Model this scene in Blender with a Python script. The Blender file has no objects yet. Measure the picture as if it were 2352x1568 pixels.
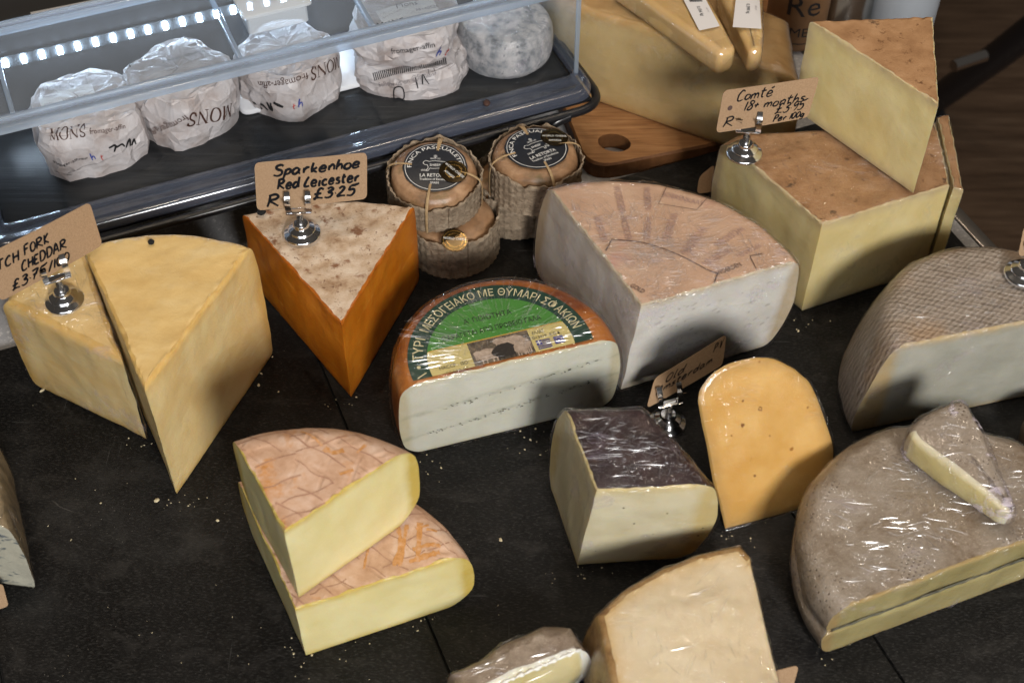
import bpy, math, random
import numpy as np
from mathutils import Vector
from mathutils.bvhtree import BVHTree

random.seed(7)
RNG = np.random.default_rng(7)
SC = bpy.context.scene
COL = SC.collection
PI = math.pi

# ------------------------------------------------------------------ camera
PITCH = math.radians(48.0)          # looking down at the counter
FPX = 3127.0                        # focal length, in units where the frame is 2352 wide
CAM = np.array([0.0, -0.80296, 0.89177])
cam_data = bpy.data.cameras.new('camera')
cam_data.sensor_width = 36.0
cam_data.lens = FPX / 2352 * 36.0
cam_data.clip_start = 0.02
cam_data.clip_end = 60.0
cam_data.dof.use_dof = True
cam_data.dof.focus_distance = 1.17
cam_data.dof.aperture_fstop = 9.0
cam = bpy.data.objects.new('camera', cam_data)
COL.objects.link(cam)
cam.location = CAM
cam.rotation_euler = (math.radians(90) - PITCH, 0, 0)
SC.camera = cam

# ------------------------------------------------------------------ world (dim warm shop)
world = bpy.data.worlds.new('World')
SC.world = world
world.use_nodes = True
bg = world.node_tree.nodes['Background']
bg.inputs['Color'].default_value = (1.0, 0.88, 0.76, 1)
bg.inputs['Strength'].default_value = 0.045


def area(name, loc, target, size, power, color, sizey=None):
    d = bpy.data.lights.new(name, 'AREA')
    d.energy = power
    d.color = color
    d.shape = 'RECTANGLE' if sizey else 'DISK'
    d.size = size
    if sizey:
        d.size_y = sizey
    o = bpy.data.objects.new(name, d)
    COL.objects.link(o)
    o.location = loc
    o.rotation_euler = (Vector(target) - Vector(loc)).to_track_quat('-Z', 'Y').to_euler()
    return o


# daylight from the shop front behind the photographer, low and a little to the right
area('shopfront_daylight', (0.78, -2.30, 1.42), (0.1, 0.0, 0.04), 0.60, 74.0, (1.0, 0.975, 0.94))
area('front_fill', (-0.5, -2.9, 1.7), (0.0, 0.0, 0.0), 1.7, 18.0, (0.92, 0.95, 1.0), 1.1)  # added broad fill, lifts shadows and gives the chrome something bright to reflect
# rows of small warm ceiling spots
for i, (x, y) in enumerate(((-0.95, 0.55), (-0.3, 0.8), (0.35, 0.95), (1.05, 0.6), (-0.55, 0.1), (0.25, 0.35), (0.85, 0.05), (0.0, -0.45))):
    area('ceiling_spot', (x, y, 2.05), (x * 0.35, y * 0.3, 0.0), 0.05, 2.6, (1.0, 0.83, 0.64))

SC.view_settings.view_transform = 'Standard'
SC.view_settings.look = 'None'
SC.view_settings.gamma = 1.0
SC.view_settings.exposure = 0.0
SC.view_settings.use_curve_mapping = False
SC.cycles.use_denoising = True
SC.cycles.max_bounces = 5
SC.cycles.use_adaptive_sampling = True
SC.cycles.adaptive_threshold = 0.03
SC.cycles.diffuse_bounces = 2
SC.cycles.glossy_bounces = 2
SC.cycles.transmission_bounces = 4
SC.cycles.transparent_max_bounces = 12
SC.cycles.caustics_reflective = False
SC.cycles.caustics_refractive = False
SC.cycles.sample_clamp_indirect = 4.0


# ------------------------------------------------------------------ measuring helpers
def at(x, y, z):
    """world point at height z seen at picture position (x, y) (2352 x 1568 grid)"""
    cp, sp = math.cos(PITCH), math.sin(PITCH)
    F = np.array([0, cp, -sp]); U = np.array([0, sp, cp])
    D = F * FPX + np.array([1.0, 0, 0]) * (x - 1176) + U * (784 - y)
    t = (z - CAM[2]) / D[2]
    return CAM + t * D


def xy(x, y, z):
    return at(x, y, z)[:2]


def circ(ps):
    A = np.array([[2 * p[0], 2 * p[1], 1] for p in ps])
    b = np.array([p[0] ** 2 + p[1] ** 2 for p in ps])
    s = np.linalg.lstsq(A, b, rcond=None)[0]
    return s[:2], math.sqrt(s[2] + s[0] ** 2 + s[1] ** 2)


A1 = math.radians(22.3)
E1 = np.array([math.cos(A1), math.sin(A1)])     # counter direction: to the right and back
E2 = np.array([-E1[1], E1[0]])                  # counter direction: away from the customer


# ------------------------------------------------------------------ value noise
def _h(i, j, k, s):
    n = (i * 374761393 + j * 668265263 + k * 1442695041 + s * 974634777) & 0xffffffff
    n = ((n ^ (n >> 13)) * 1274126177) & 0xffffffff
    n = n ^ (n >> 16)
    return (n & 0xffff) / 32767.5 - 1.0


def vnoise(P, scale, seed=0):
    Q = np.asarray(P, float) * scale + 100.0
    I = np.floor(Q).astype(np.int64)
    f = Q - I
    f = f * f * (3 - 2 * f)
    r = 0
    for a in (0, 1):
        wa = f[:, 0] if a else 1 - f[:, 0]
        for b in (0, 1):
            wb = f[:, 1] if b else 1 - f[:, 1]
            for c in (0, 1):
                wc = f[:, 2] if c else 1 - f[:, 2]
                r = r + wa * wb * wc * _h(I[:, 0] + a, I[:, 1] + b, I[:, 2] + c, seed)
    return r


def fbm(P, scale, seed=0, o=3):
    r = 0; a = 1.0
    for i in range(o):
        r = r + a * vnoise(P, scale * 2 ** i, seed + 17 * i); a *= 0.5
    return r


def ridge(P, scale, seed=0, o=2):
    r = 0; a = 1.0
    for i in range(o):
        r = r + a * (1 - 2 * np.abs(vnoise(P, scale * 2 ** i, seed + 31 * i))); a *= 0.5
    return r


# ------------------------------------------------------------------ node helper
class NT:
    def __init__(self, name):
        self.m = bpy.data.materials.new(name)
        self.m.use_nodes = True
        self.t = self.m.node_tree
        self.t.nodes.clear()
        self.out = self.t.nodes.new('ShaderNodeOutputMaterial')

    def n(self, typ, **kw):
        nd = self.t.nodes.new('ShaderNode' + typ)
        for k, v in kw.items():
            if k.startswith('_'):
                setattr(nd, k[1:], v)
            else:
                self.set(nd, k, v)
        return nd

    def set(self, nd, k, v):
        key = int(k[1:]) if (k[0] == 'i' and k[1:].isdigit()) else k.replace('__', ' ')
        s = nd.inputs[key]
        if hasattr(v, 'bl_idname') or hasattr(v, 'is_output'):
            self.t.links.new(v if hasattr(v, 'is_output') else v.outputs[0], s)
        elif isinstance(v, tuple) and len(v) == 3 and s.type == 'RGBA':
            s.default_value = (*v, 1)
        else:
            s.default_value = v

    def obj(self, scale=(1, 1, 1), rot=(0, 0, 0)):
        tc = self.n('TexCoord')
        return self.n('Mapping', Vector=tc.outputs['Object'], Scale=scale, Rotation=rot)

    def noise(self, vec, scale, detail=4, rough=0.55, dist=0.0):
        return self.n('TexNoise', Vector=vec, Scale=scale, Detail=detail, Roughness=rough, Distortion=dist)

    def ramp(self, fac, stops):
        r = self.n('ValToRGB', Fac=fac)
        e = r.color_ramp.elements
        while len(e) < len(stops):
            e.new(0.5)
        for q, (p, c) in zip(e, stops):
            q.position = p
            q.color = (*c, 1) if isinstance(c, tuple) else (c, c, c, 1)
        return r

    def mix(self, fac, a, b, blend='MIX'):
        m = self.n('Mix', _data_type='RGBA', _blend_type=blend)
        self.set(m, 'i0', fac); self.set(m, 'i6', a); self.set(m, 'i7', b)
        return m.outputs[2]

    def math(self, op, a, b=0.0, clamp=False):
        m = self.n('Math', _operation=op, _use_clamp=clamp)
        self.set(m, 'i0', a); self.set(m, 'i1', b)
        return m.outputs[0]

    def bump(self, h, strength, dist, normal=None):
        b = self.n('Bump', Strength=strength, Distance=dist, Height=h)
        if normal is not None:
            self.set(b, 'Normal', normal)
        return b

    def finish(self, shader):
        self.t.links.new(shader.outputs[0], self.out.inputs[0])
        return self.m

    def pbsdf(self, **kw):
        return self.n('BsdfPrincipled', **kw)


def simple(name, col, rough=0.5, metal=0.0, **kw):
    t = NT(name)
    return t.finish(t.pbsdf(Base__Color=col, Roughness=rough, Metallic=metal, **kw))


def paste_mat(name, col, col2, edge=None, edge_w=0.010, rough=0.42, sss=0.25, specks=None, grain=900.0,
              streak=None, pits=0.0, bump=0.25):
    """cut face of a cheese: mottled colour, darker dried margin under the rind ('edge' = metres to the rind)"""
    t = NT(name)
    o = t.obj()
    big = t.noise(o, 28.0, 3)
    c = t.mix(t.ramp(big, [(0.36, 0.0), (0.66, 1.0)]), col, col2)
    if streak is not None:
        scol, rot, dens = streak
        m = t.obj((45, 45, 240), rot)
        s = t.noise(m, 1.0, 3, 0.6)
        c = t.mix(t.ramp(s, [(dens, 0.0), (dens + 0.10, 0.75)]), c, scol)
    if edge is not None:
        a = t.n('Attribute', _attribute_name='edge')
        wob = t.noise(o, 90.0, 2)
        e = t.math('ADD', a.outputs['Fac'], t.math('MULTIPLY', t.math('SUBTRACT', wob, 0.5), edge_w * 0.7))
        k = t.math('SUBTRACT', 1.0, t.math('DIVIDE', e, edge_w), True)
        k = t.math('POWER', k, 1.5)
        c = t.mix(k, c, edge)
    if specks is not None:
        sc_, thr, scol2 = specks
        v = t.n('TexVoronoi', Vector=o, Scale=sc_, _feature='F1')
        w = t.noise(o, sc_ * 0.25, 2)
        g = t.math('MULTIPLY', t.math('LESS_THAN', v.outputs['Distance'], thr), t.math('GREATER_THAN', w, 0.55))
        c = t.mix(g, c, scol2)
    fine = t.noise(o, grain, 3, 0.6)
    mid = t.noise(t.obj((1, 1, 1.4), (0.3, 0.2, 0.4)), 60.0, 5, 0.6)
    hgt = t.math('ADD', t.math('MULTIPLY', fine, 0.35), mid)
    if pits:
        v2 = t.n('TexVoronoi', Vector=o, Scale=150.0, _feature='F1')
        p = t.math('MULTIPLY', t.ramp(v2.outputs['Distance'], [(0.0, 0.0), (0.33, 1.0)]), pits)
        hgt = t.math('ADD', hgt, p)
    drag = t.noise(t.obj((30, 30, 420), (.12, .08, 0)), 1.0, 4, .6)
    cr = t.noise(t.obj((1, 1, 1.6), (.4, 0, .2)), 150.0, 5, .7)
    hgt = t.math('ADD', hgt, t.math('ADD', t.math('MULTIPLY', drag, .05), t.math('MULTIPLY', t.ramp(cr, [(.63, 0.0), (.74, 1.0)]), -.22)))
    c = t.mix(t.ramp(cr, [(.58, 0.0), (.72, .22)]), c, col2)
    b = t.bump(hgt, bump * 1.3, 0.0018)
    rg = t.math('ADD', rough, t.math('MULTIPLY', t.math('SUBTRACT', big, .5), .35))
    return t.finish(t.pbsdf(Base__Color=c, Roughness=rg, Normal=b, Specular__IOR__Level=0.45, Subsurface__Weight=sss * 1.4,
                            Subsurface__Radius=(0.007, 0.0045, 0.002), Subsurface__Scale=1.0))


def rind_mat(name, cols, scale=60.0, detail=6, rough=0.62, spots=None, bump=0.5, bdist=0.0018, stretch=(1, 1, 1),
             rot=(0, 0, 0), fine=700.0, spec=0.3):
    t = NT(name)
    o = t.obj(stretch, rot)
    nz = t.noise(o, scale, detail, 0.62)
    k = len(cols)
    c = t.ramp(nz, [(0.30 + 0.40 * i / (k - 1), cc) for i, cc in enumerate(cols)]).outputs[0]
    if spots is not None:
        for ssc, lo, hi, scol in spots:
            sn = t.noise(t.obj(), ssc, 5, 0.65)
            c = t.mix(t.ramp(sn, [(lo, 0.0), (hi, 1.0)]), c, scol)
    fn = t.noise(t.obj(), fine, 3, 0.6)
    hgt = t.math('ADD', nz, t.math('MULTIPLY', fn, 0.4))
    b = t.bump(hgt, bump, bdist)
    return t.finish(t.pbsdf(Base__Color=c, Roughness=rough, Normal=b, Specular__IOR__Level=spec))


def film_mat(name, rot=(0, 0, 0), milk=0.10, rough=0.10, stretch=(25, 260, 60), tint=(0.86, 0.80, 0.90), bstr=1.0,
             radial=None, gain=1.0, fade=None):
    """cling film: clear skin with fine drawn wrinkles that catch the lamps; milky where it is bunched"""
    t = NT(name)
    m1 = t.obj(stretch, rot)
    n1 = t.noise(m1, 1.0, 5, 0.62, 0.4)
    m2 = t.obj((stretch[1] * 0.7, stretch[0], stretch[2]), (rot[0], rot[1], rot[2] + 0.9))
    n2 = t.noise(m2, 1.0, 4, 0.6, 0.6)
    patch = t.noise(t.obj(), 22.0, 3)
    pm = t.ramp(patch, [(0.42, 0.0), (0.62, 1.0)])
    r1 = t.math('SUBTRACT', 1.0, t.math('ABSOLUTE', t.math('MULTIPLY', t.math('SUBTRACT', n1, 0.5), 4.0)))
    h = t.math('ADD', t.math('MULTIPLY', t.math('ADD', r1, n1), t.math('ADD', pm.outputs[0], 0.35)),
               t.math('MULTIPLY', n2, 0.6))
    if radial is not None:
        cx, cy, cnt = radial
        tc = t.n('TexCoord')
        sp = t.n('SeparateXYZ', Vector=tc.outputs['Object'])
        an = t.math('ARCTAN2', t.math('SUBTRACT', sp.outputs[1], cy), t.math('SUBTRACT', sp.outputs[0], cx))
        wv = t.math('SINE', t.math('ADD', t.math('MULTIPLY', an, cnt), t.math('MULTIPLY', patch, 16.0)))
        h = t.math('ADD', t.math('MULTIPLY', h, 0.35), t.math('MULTIPLY', t.math('POWER', t.math('ABSOLUTE', wv), 0.6), 0.9))
    b = t.bump(h, bstr, 0.0012)
    gl = t.n('BsdfGlossy', Color=(1, 1, 1), Roughness=rough, Normal=b)
    df = t.n('BsdfDiffuse', Color=tint, Normal=b)
    tr = t.n('BsdfTransparent', Color=(0.975, 0.97, 0.975))
    lw = t.n('LayerWeight', Blend=0.5)
    fr = t.math('ADD', t.math('MULTIPLY', t.math('POWER', lw.outputs['Facing'], 4.0), 0.55), 0.05)
    f = t.math('MINIMUM', t.math('MULTIPLY', fr, gain), .45)
    body = t.n('MixShader', i0=f, i1=tr, i2=gl)
    mk = t.ramp(t.math('MULTIPLY', r1, pm.outputs[0]), [(0.70, 0.0), (1.0, 1.0)])
    mk = t.math('ADD', t.math('MULTIPLY', mk, milk * 2.0), milk * 0.04, True)
    sh = t.n('MixShader', i0=mk, i1=body, i2=df)
    return t.finish(sh)


def flat_ink(name, col, rough=0.6):
    return simple(name, col, rough)


M = {}


def mats():
    # ---- setting
    t = NT('black_stone')
    o = t.obj()
    cl = t.noise(o, 9.0, 6, 0.6)
    sp = t.noise(t.obj((1, 3.0, 1), (0, 0, 0.9)), 260.0, 4, 0.7)
    c = t.ramp(cl, [(0.35, (0.0035, 0.0034, 0.0034)), (0.55, (0.008, 0.0078, 0.0078)), (0.74, (0.026, 0.0255, 0.025))]).outputs[0]
    c = t.mix(t.ramp(sp, [(0.51, 0.0), (0.73, 0.65)]), c, (0.062, 0.060, 0.057))
    sm = t.noise(t.obj((1, 1.8, 1), (0, 0, .5)), 26.0, 6, .7, .6)
    c = t.mix(t.ramp(sm, [(0.52, 0.0), (0.82, 0.60)]), c, (0.048, 0.045, 0.042))
    sc1 = t.noise(t.obj((14, 420, 1), (0, 0, .8)), 1.0, 2, .5)
    sc2 = t.noise(t.obj((380, 12, 1), (0, 0, .3)), 1.0, 2, .5)
    scr = t.math('MAXIMUM', t.ramp(sc1, [(.72, 0.0), (.76, .35)]), t.ramp(sc2, [(.73, 0.0), (.77, .3)]))
    c = t.mix(scr, c, (.10, .10, .098))
    dust_or_glare = t.n('TexVoronoi', Vector=o, Scale=230.0, _feature='F1')
    dm = t.math('MULTIPLY', t.math('LESS_THAN', dust_or_glare.outputs['Distance'], 0.085),
                t.ramp(t.noise(o, 14.0, 2), [(0.5, 0.0), (0.7, 0.55)]))
    c = t.mix(dm, c, (0.30, 0.28, 0.25))
    ve = t.noise(t.obj((1, 1, 1), (0, 0, 0.3)), 7.0, 3, 0.5, 1.2)
    vm = t.math('MULTIPLY', t.ramp(t.math('ABSOLUTE', t.math('SUBTRACT', ve, 0.5)), [(0.0, 0.5), (0.004, 0.0)]), t.ramp(cl, [(0.62, 0.0), (0.70, 1.0)]))
    c = t.mix(vm, c, (0.16, 0.15, 0.14))
    b = t.bump(t.math('ADD', sp, t.math('MULTIPLY', cl, 0.6)), 0.45, 0.0012)
    M['slab'] = t.finish(t.pbsdf(Base__Color=c, Roughness=t.ramp(sp, [(0.3, 0.42), (0.7, 0.62)]).outputs[0], Normal=b,
                                 Specular__IOR__Level=0.15))
    t = NT('grey_quartz')
    o = t.obj()
    v = t.n('TexVoronoi', Vector=o, Scale=420.0)
    c = t.mix(t.ramp(t.noise(o, 300.0, 3), [(0.55, 0.0), (0.7, 1.0)]), (0.36, 0.36, 0.37), (0.58, 0.57, 0.56))
    c = t.mix(t.math('LESS_THAN', v.outputs['Distance'], 0.18), c, (0.22, 0.22, 0.23))
    M['quartz'] = t.finish(t.pbsdf(Base__Color=c, Roughness=0.35))
    M['joint'] = simple('dark_joint', (0.004, 0.004, 0.004), 0.9)
    M['steel'] = simple('brushed_steel', (0.62, 0.57, 0.52), 0.28, 1.0)
    t = NT('brown_floor')
    o = t.obj((1.0, 9.0, 1.0), (0, 0, 0.6))
    nz = t.noise(o, 5.0, 6, 0.6)
    c = t.ramp(nz, [(0.3, (0.050, 0.030, 0.018)), (0.55, (0.095, 0.060, 0.038)), (0.75, (0.14, 0.094, 0.062))])
    M['floor'] = t.finish(t.pbsdf(Base__Color=c, Roughness=0.25, Normal=t.bump(nz, 0.15, 0.01)))
    # ---- display case
    t = NT('black_plate')
    o = t.obj((6, 160, 40), (0, 0, -A1))
    nz = t.noise(o, 1.0, 5, 0.65)
    c = t.ramp(nz, [(0.3, (0.008, 0.009, 0.010)), (0.7, (0.022, 0.024, 0.027))])
    M['plate'] = t.finish(t.pbsdf(Base__Color=c, Roughness=0.30, Normal=t.bump(nz, 0.35, 0.0012)))
    M['wire'] = simple('black_enamel', (0.012, 0.012, 0.014), 0.28)

    def clear(name, tint, gain, rough, base=0.02, dust_or_glare=0.0):
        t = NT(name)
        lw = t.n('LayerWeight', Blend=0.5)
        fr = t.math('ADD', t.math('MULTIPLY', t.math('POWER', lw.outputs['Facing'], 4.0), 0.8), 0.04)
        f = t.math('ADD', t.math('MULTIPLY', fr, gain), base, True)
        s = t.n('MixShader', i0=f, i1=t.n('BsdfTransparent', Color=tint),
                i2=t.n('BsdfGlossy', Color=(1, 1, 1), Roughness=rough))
        if dust_or_glare:
            s = t.n('MixShader', i0=dust_or_glare, i1=s, i2=t.n('BsdfDiffuse', Color=(.75, .85, 1.0)))  # bluish diffuse paints the veil glare on panes and flange
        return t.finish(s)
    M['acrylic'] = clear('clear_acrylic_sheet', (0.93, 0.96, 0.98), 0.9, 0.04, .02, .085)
    M['acrylic_lip'] = clear('clear_acrylic_lip', (0.80, 0.86, 0.94), 1.8, 0.14, 0.14, .24)
    t = NT('clear_tray_rim')
    lw = t.n('LayerWeight', Blend=0.5)
    f = t.math('ADD', t.math('MULTIPLY', t.math('POWER', lw.outputs['Facing'], 4.0), 0.8), 0.10, True)
    s0 = t.n('MixShader', i0=f, i1=t.n('BsdfTransparent', Color=(0.5, 0.55, 0.65)), i2=t.n('BsdfGlossy', Color=(.95, .97, 1), Roughness=0.16))
    M['rim'] = t.finish(t.n('MixShader', i0=.22, i1=s0, i2=t.n('BsdfDiffuse', Color=(.20, .23, .32))))  # bluish diffuse painted in place of a window's reflection in the rim
    t = NT('clear_acrylic_edge')
    lw = t.n('LayerWeight', Blend=0.5)
    fr = t.math('ADD', t.math('MULTIPLY', t.math('POWER', lw.outputs['Facing'], 4.0), 0.8), 0.04)
    nz = t.noise(t.obj((8, 8, 8), (0, 0, 0)), 30.0, 2)
    g = t.n('BsdfGlossy', Color=(0.92, 0.96, 1), Roughness=0.16)
    d = t.n('BsdfTranslucent', Color=(0.75, 0.84, 0.95))
    dd = t.n('BsdfDiffuse', Color=(0.62, 0.70, 0.80))
    s1 = t.n('MixShader', i0=t.math('ADD', t.math('MULTIPLY', fr, 1.4), 0.14, True), i1=t.n('BsdfTransparent', Color=(0.82, 0.88, 0.94)), i2=g)
    s2 = t.n('MixShader', i0=0.5, i1=d, i2=dd)
    M['acrylic_edge'] = t.finish(t.n('MixShader', i0=0.38, i1=s1, i2=s2))
    t = NT('led_chip')
    M['led'] = t.finish(t.n('Emission', Color=(0.66, 0.82, 1.0), Strength=95.0))
    M['led_strip'] = simple('dark_led_tape', (0.05, 0.055, 0.06), 0.4)
    M['dark_panel'] = simple('dark_grey_panel', (0.035, 0.035, 0.037), 0.4)
    M['white_plastic'] = simple('white_plastic', (0.74, 0.76, 0.80), 0.35)
    t = NT('frosted_plastic')
    s = t.n('MixShader', i0=0.42, i1=t.n('BsdfTransparent', Color=(0.90, 0.93, 0.96)),
            i2=t.pbsdf(Base__Color=(0.82, 0.86, 0.90), Roughness=0.18))
    M['frosted'] = t.finish(s)
    # ---- wrapping paper
    t = NT('white_wax_paper')
    o = t.obj()
    nz = t.noise(o, 38.0, 5, 0.6)
    c = t.ramp(nz, [(0.32, (0.36, 0.30, 0.28)), (0.50, (0.47, 0.435, 0.435)), (0.68, (0.54, 0.52, 0.535))])
    cr = t.n('TexVoronoi', Vector=t.obj((1, 1, 1), (0.3, 0.5, 0)), Scale=55.0, _feature='DISTANCE_TO_EDGE')
    h = t.math('ADD', t.math('MULTIPLY', t.ramp(cr.outputs[0], [(0.0, 1.0), (0.12, 0.0)]), 0.45), t.noise(o, 120.0, 4))
    M['paper'] = t.finish(t.pbsdf(Base__Color=c, Roughness=0.48, Normal=t.bump(h, 0.55, 0.0016)))
    M['ink_brown'] = flat_ink('brown_print', (0.055, 0.022, 0.014))
    M['ink_black'] = flat_ink('black_print', (0.012, 0.012, 0.014))
    M['ink_grey'] = flat_ink('grey_print', (0.22, 0.20, 0.21))
    M['ink_blue'] = flat_ink('blue_print', (0.05, 0.07, 0.30))
    M['ink_red'] = flat_ink('red_print', (0.45, 0.06, 0.05))
    M['ink_white'] = flat_ink('white_print', (0.80, 0.80, 0.78))
    M['ink_gold'] = simple('gold_foil', (0.62, 0.40, 0.12), 0.25, 1.0)
    M['ink_violet'] = flat_ink('violet_stamp', (0.43, 0.265, 0.22))
    M['marker'] = simple('marker_ink', (0.006, 0.006, 0.008), 0.7, Specular__IOR__Level=0.1)
    t = NT('film_crease')
    lw = t.n('LayerWeight', Blend=0.5)
    sh = t.n('MixShader', i0=.20, i1=t.n('BsdfTransparent', Color=(1, 1, 1)), i2=t.n('BsdfGlossy', Color=(1, 1, 1), Roughness=.27))
    M['crease'] = t.finish(t.n('MixShader', i0=.05, i1=sh, i2=t.n('BsdfDiffuse', Color=(.85, .82, .88))))
    M['label_white'] = simple('white_paper_label', (0.72, 0.70, 0.70), 0.5)
    t = NT('kraft_card')
    nz = t.noise(t.obj(), 900.0, 4, 0.7)
    c = t.ramp(nz, [(0.3, (0.25, 0.155, 0.082)), (0.7, (0.36, 0.235, 0.135))])
    M['kraft'] = t.finish(t.pbsdf(Base__Color=c, Roughness=0.75, Normal=t.bump(nz, 0.15, 0.0006)))
    M['chrome'] = simple('chrome', (0.86, 0.86, 0.87), 0.14, 1.0)
    # ---- wood
    t = NT('beech_board')
    o = t.obj((18, 240, 60), (0, 0, -0.1))
    nz = t.noise(o, 1.0, 5, 0.6, 0.3)
    c = t.ramp(nz, [(0.3, (0.20, 0.085, 0.030)), (0.5, (0.33, 0.155, 0.060)), (0.72, (0.42, 0.22, 0.095))])
    M['wood'] = t.finish(t.pbsdf(Base__Color=c, Roughness=0.42, Normal=t.bump(nz, 0.2, 0.0008)))
    M['wood_edge'] = rind_mat('board_edge', [(0.10, 0.04, 0.014), (0.20, 0.088, 0.033)], 60.0, 3, 0.5, bump=0.1)


mats()


# ------------------------------------------------------------------ scene-graph helpers
def tag(o, label=None, cat=None, group=None, kind=None):
    if label: o['label'] = label
    if cat: o['category'] = cat
    if group: o['group'] = group
    if kind: o['kind'] = kind
    return o


def thing(name, base, label, cat, group=None):
    o = bpy.data.objects.new(name, None)
    o.empty_display_size = 0.02
    COL.objects.link(o)
    o.location = tuple(base)
    return tag(o, label, cat, group)


def base_of(o):
    b = np.zeros(3)
    while o is not None:
        b = b + np.array(o.location); o = o.parent
    return b


def mesh(name, V, F, mat, parent=None, smooth=True, sharp=38.0, attr=None):
    """link world-space vertices as one mesh object under its thing"""
    V = np.asarray(V, float)
    b = base_of(parent) if parent is not None else V.mean(0)
    if parent is None:
        b[2] = V[:, 2].min()
    me = bpy.data.meshes.new(name)
    me.from_pydata((V - b).tolist(), [], [tuple(int(i) for i in f) for f in F])
    if mat is not None:
        me.materials.append(M[mat] if isinstance(mat, str) else mat)
    if smooth and len(me.polygons):
        me.polygons.foreach_set('use_smooth', np.ones(len(me.polygons), bool))
        me.set_sharp_from_angle(angle=math.radians(sharp))
    if attr:
        for k, a in attr.items():
            at_ = me.attributes.new(k, 'FLOAT', 'POINT')
            at_.data.foreach_set('value', np.asarray(a, np.float32))
    me.update()
    o = bpy.data.objects.new(name, me)
    COL.objects.link(o)
    if parent is not None:
        o.parent = parent
    else:
        o.location = tuple(b)
    return o


def struct(name, V, F, mat, **kw):
    return tag(mesh(name, V, F, mat, **kw), kind='structure')


def sub(V, F):
    """keep only the vertices the faces use"""
    used = sorted({i for f in F for i in f})
    mp = {u: k for k, u in enumerate(used)}
    return np.asarray(V)[used], [[mp[i] for i in f] for f in F], used


# ------------------------------------------------------------------ cheese solids
def rnd(d, b):
    if b <= 0 or d >= b:
        return 0.0
    d = max(d, 0.0)
    return b - math.sqrt(max(b * b - (b - d) ** 2, 0))


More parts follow.
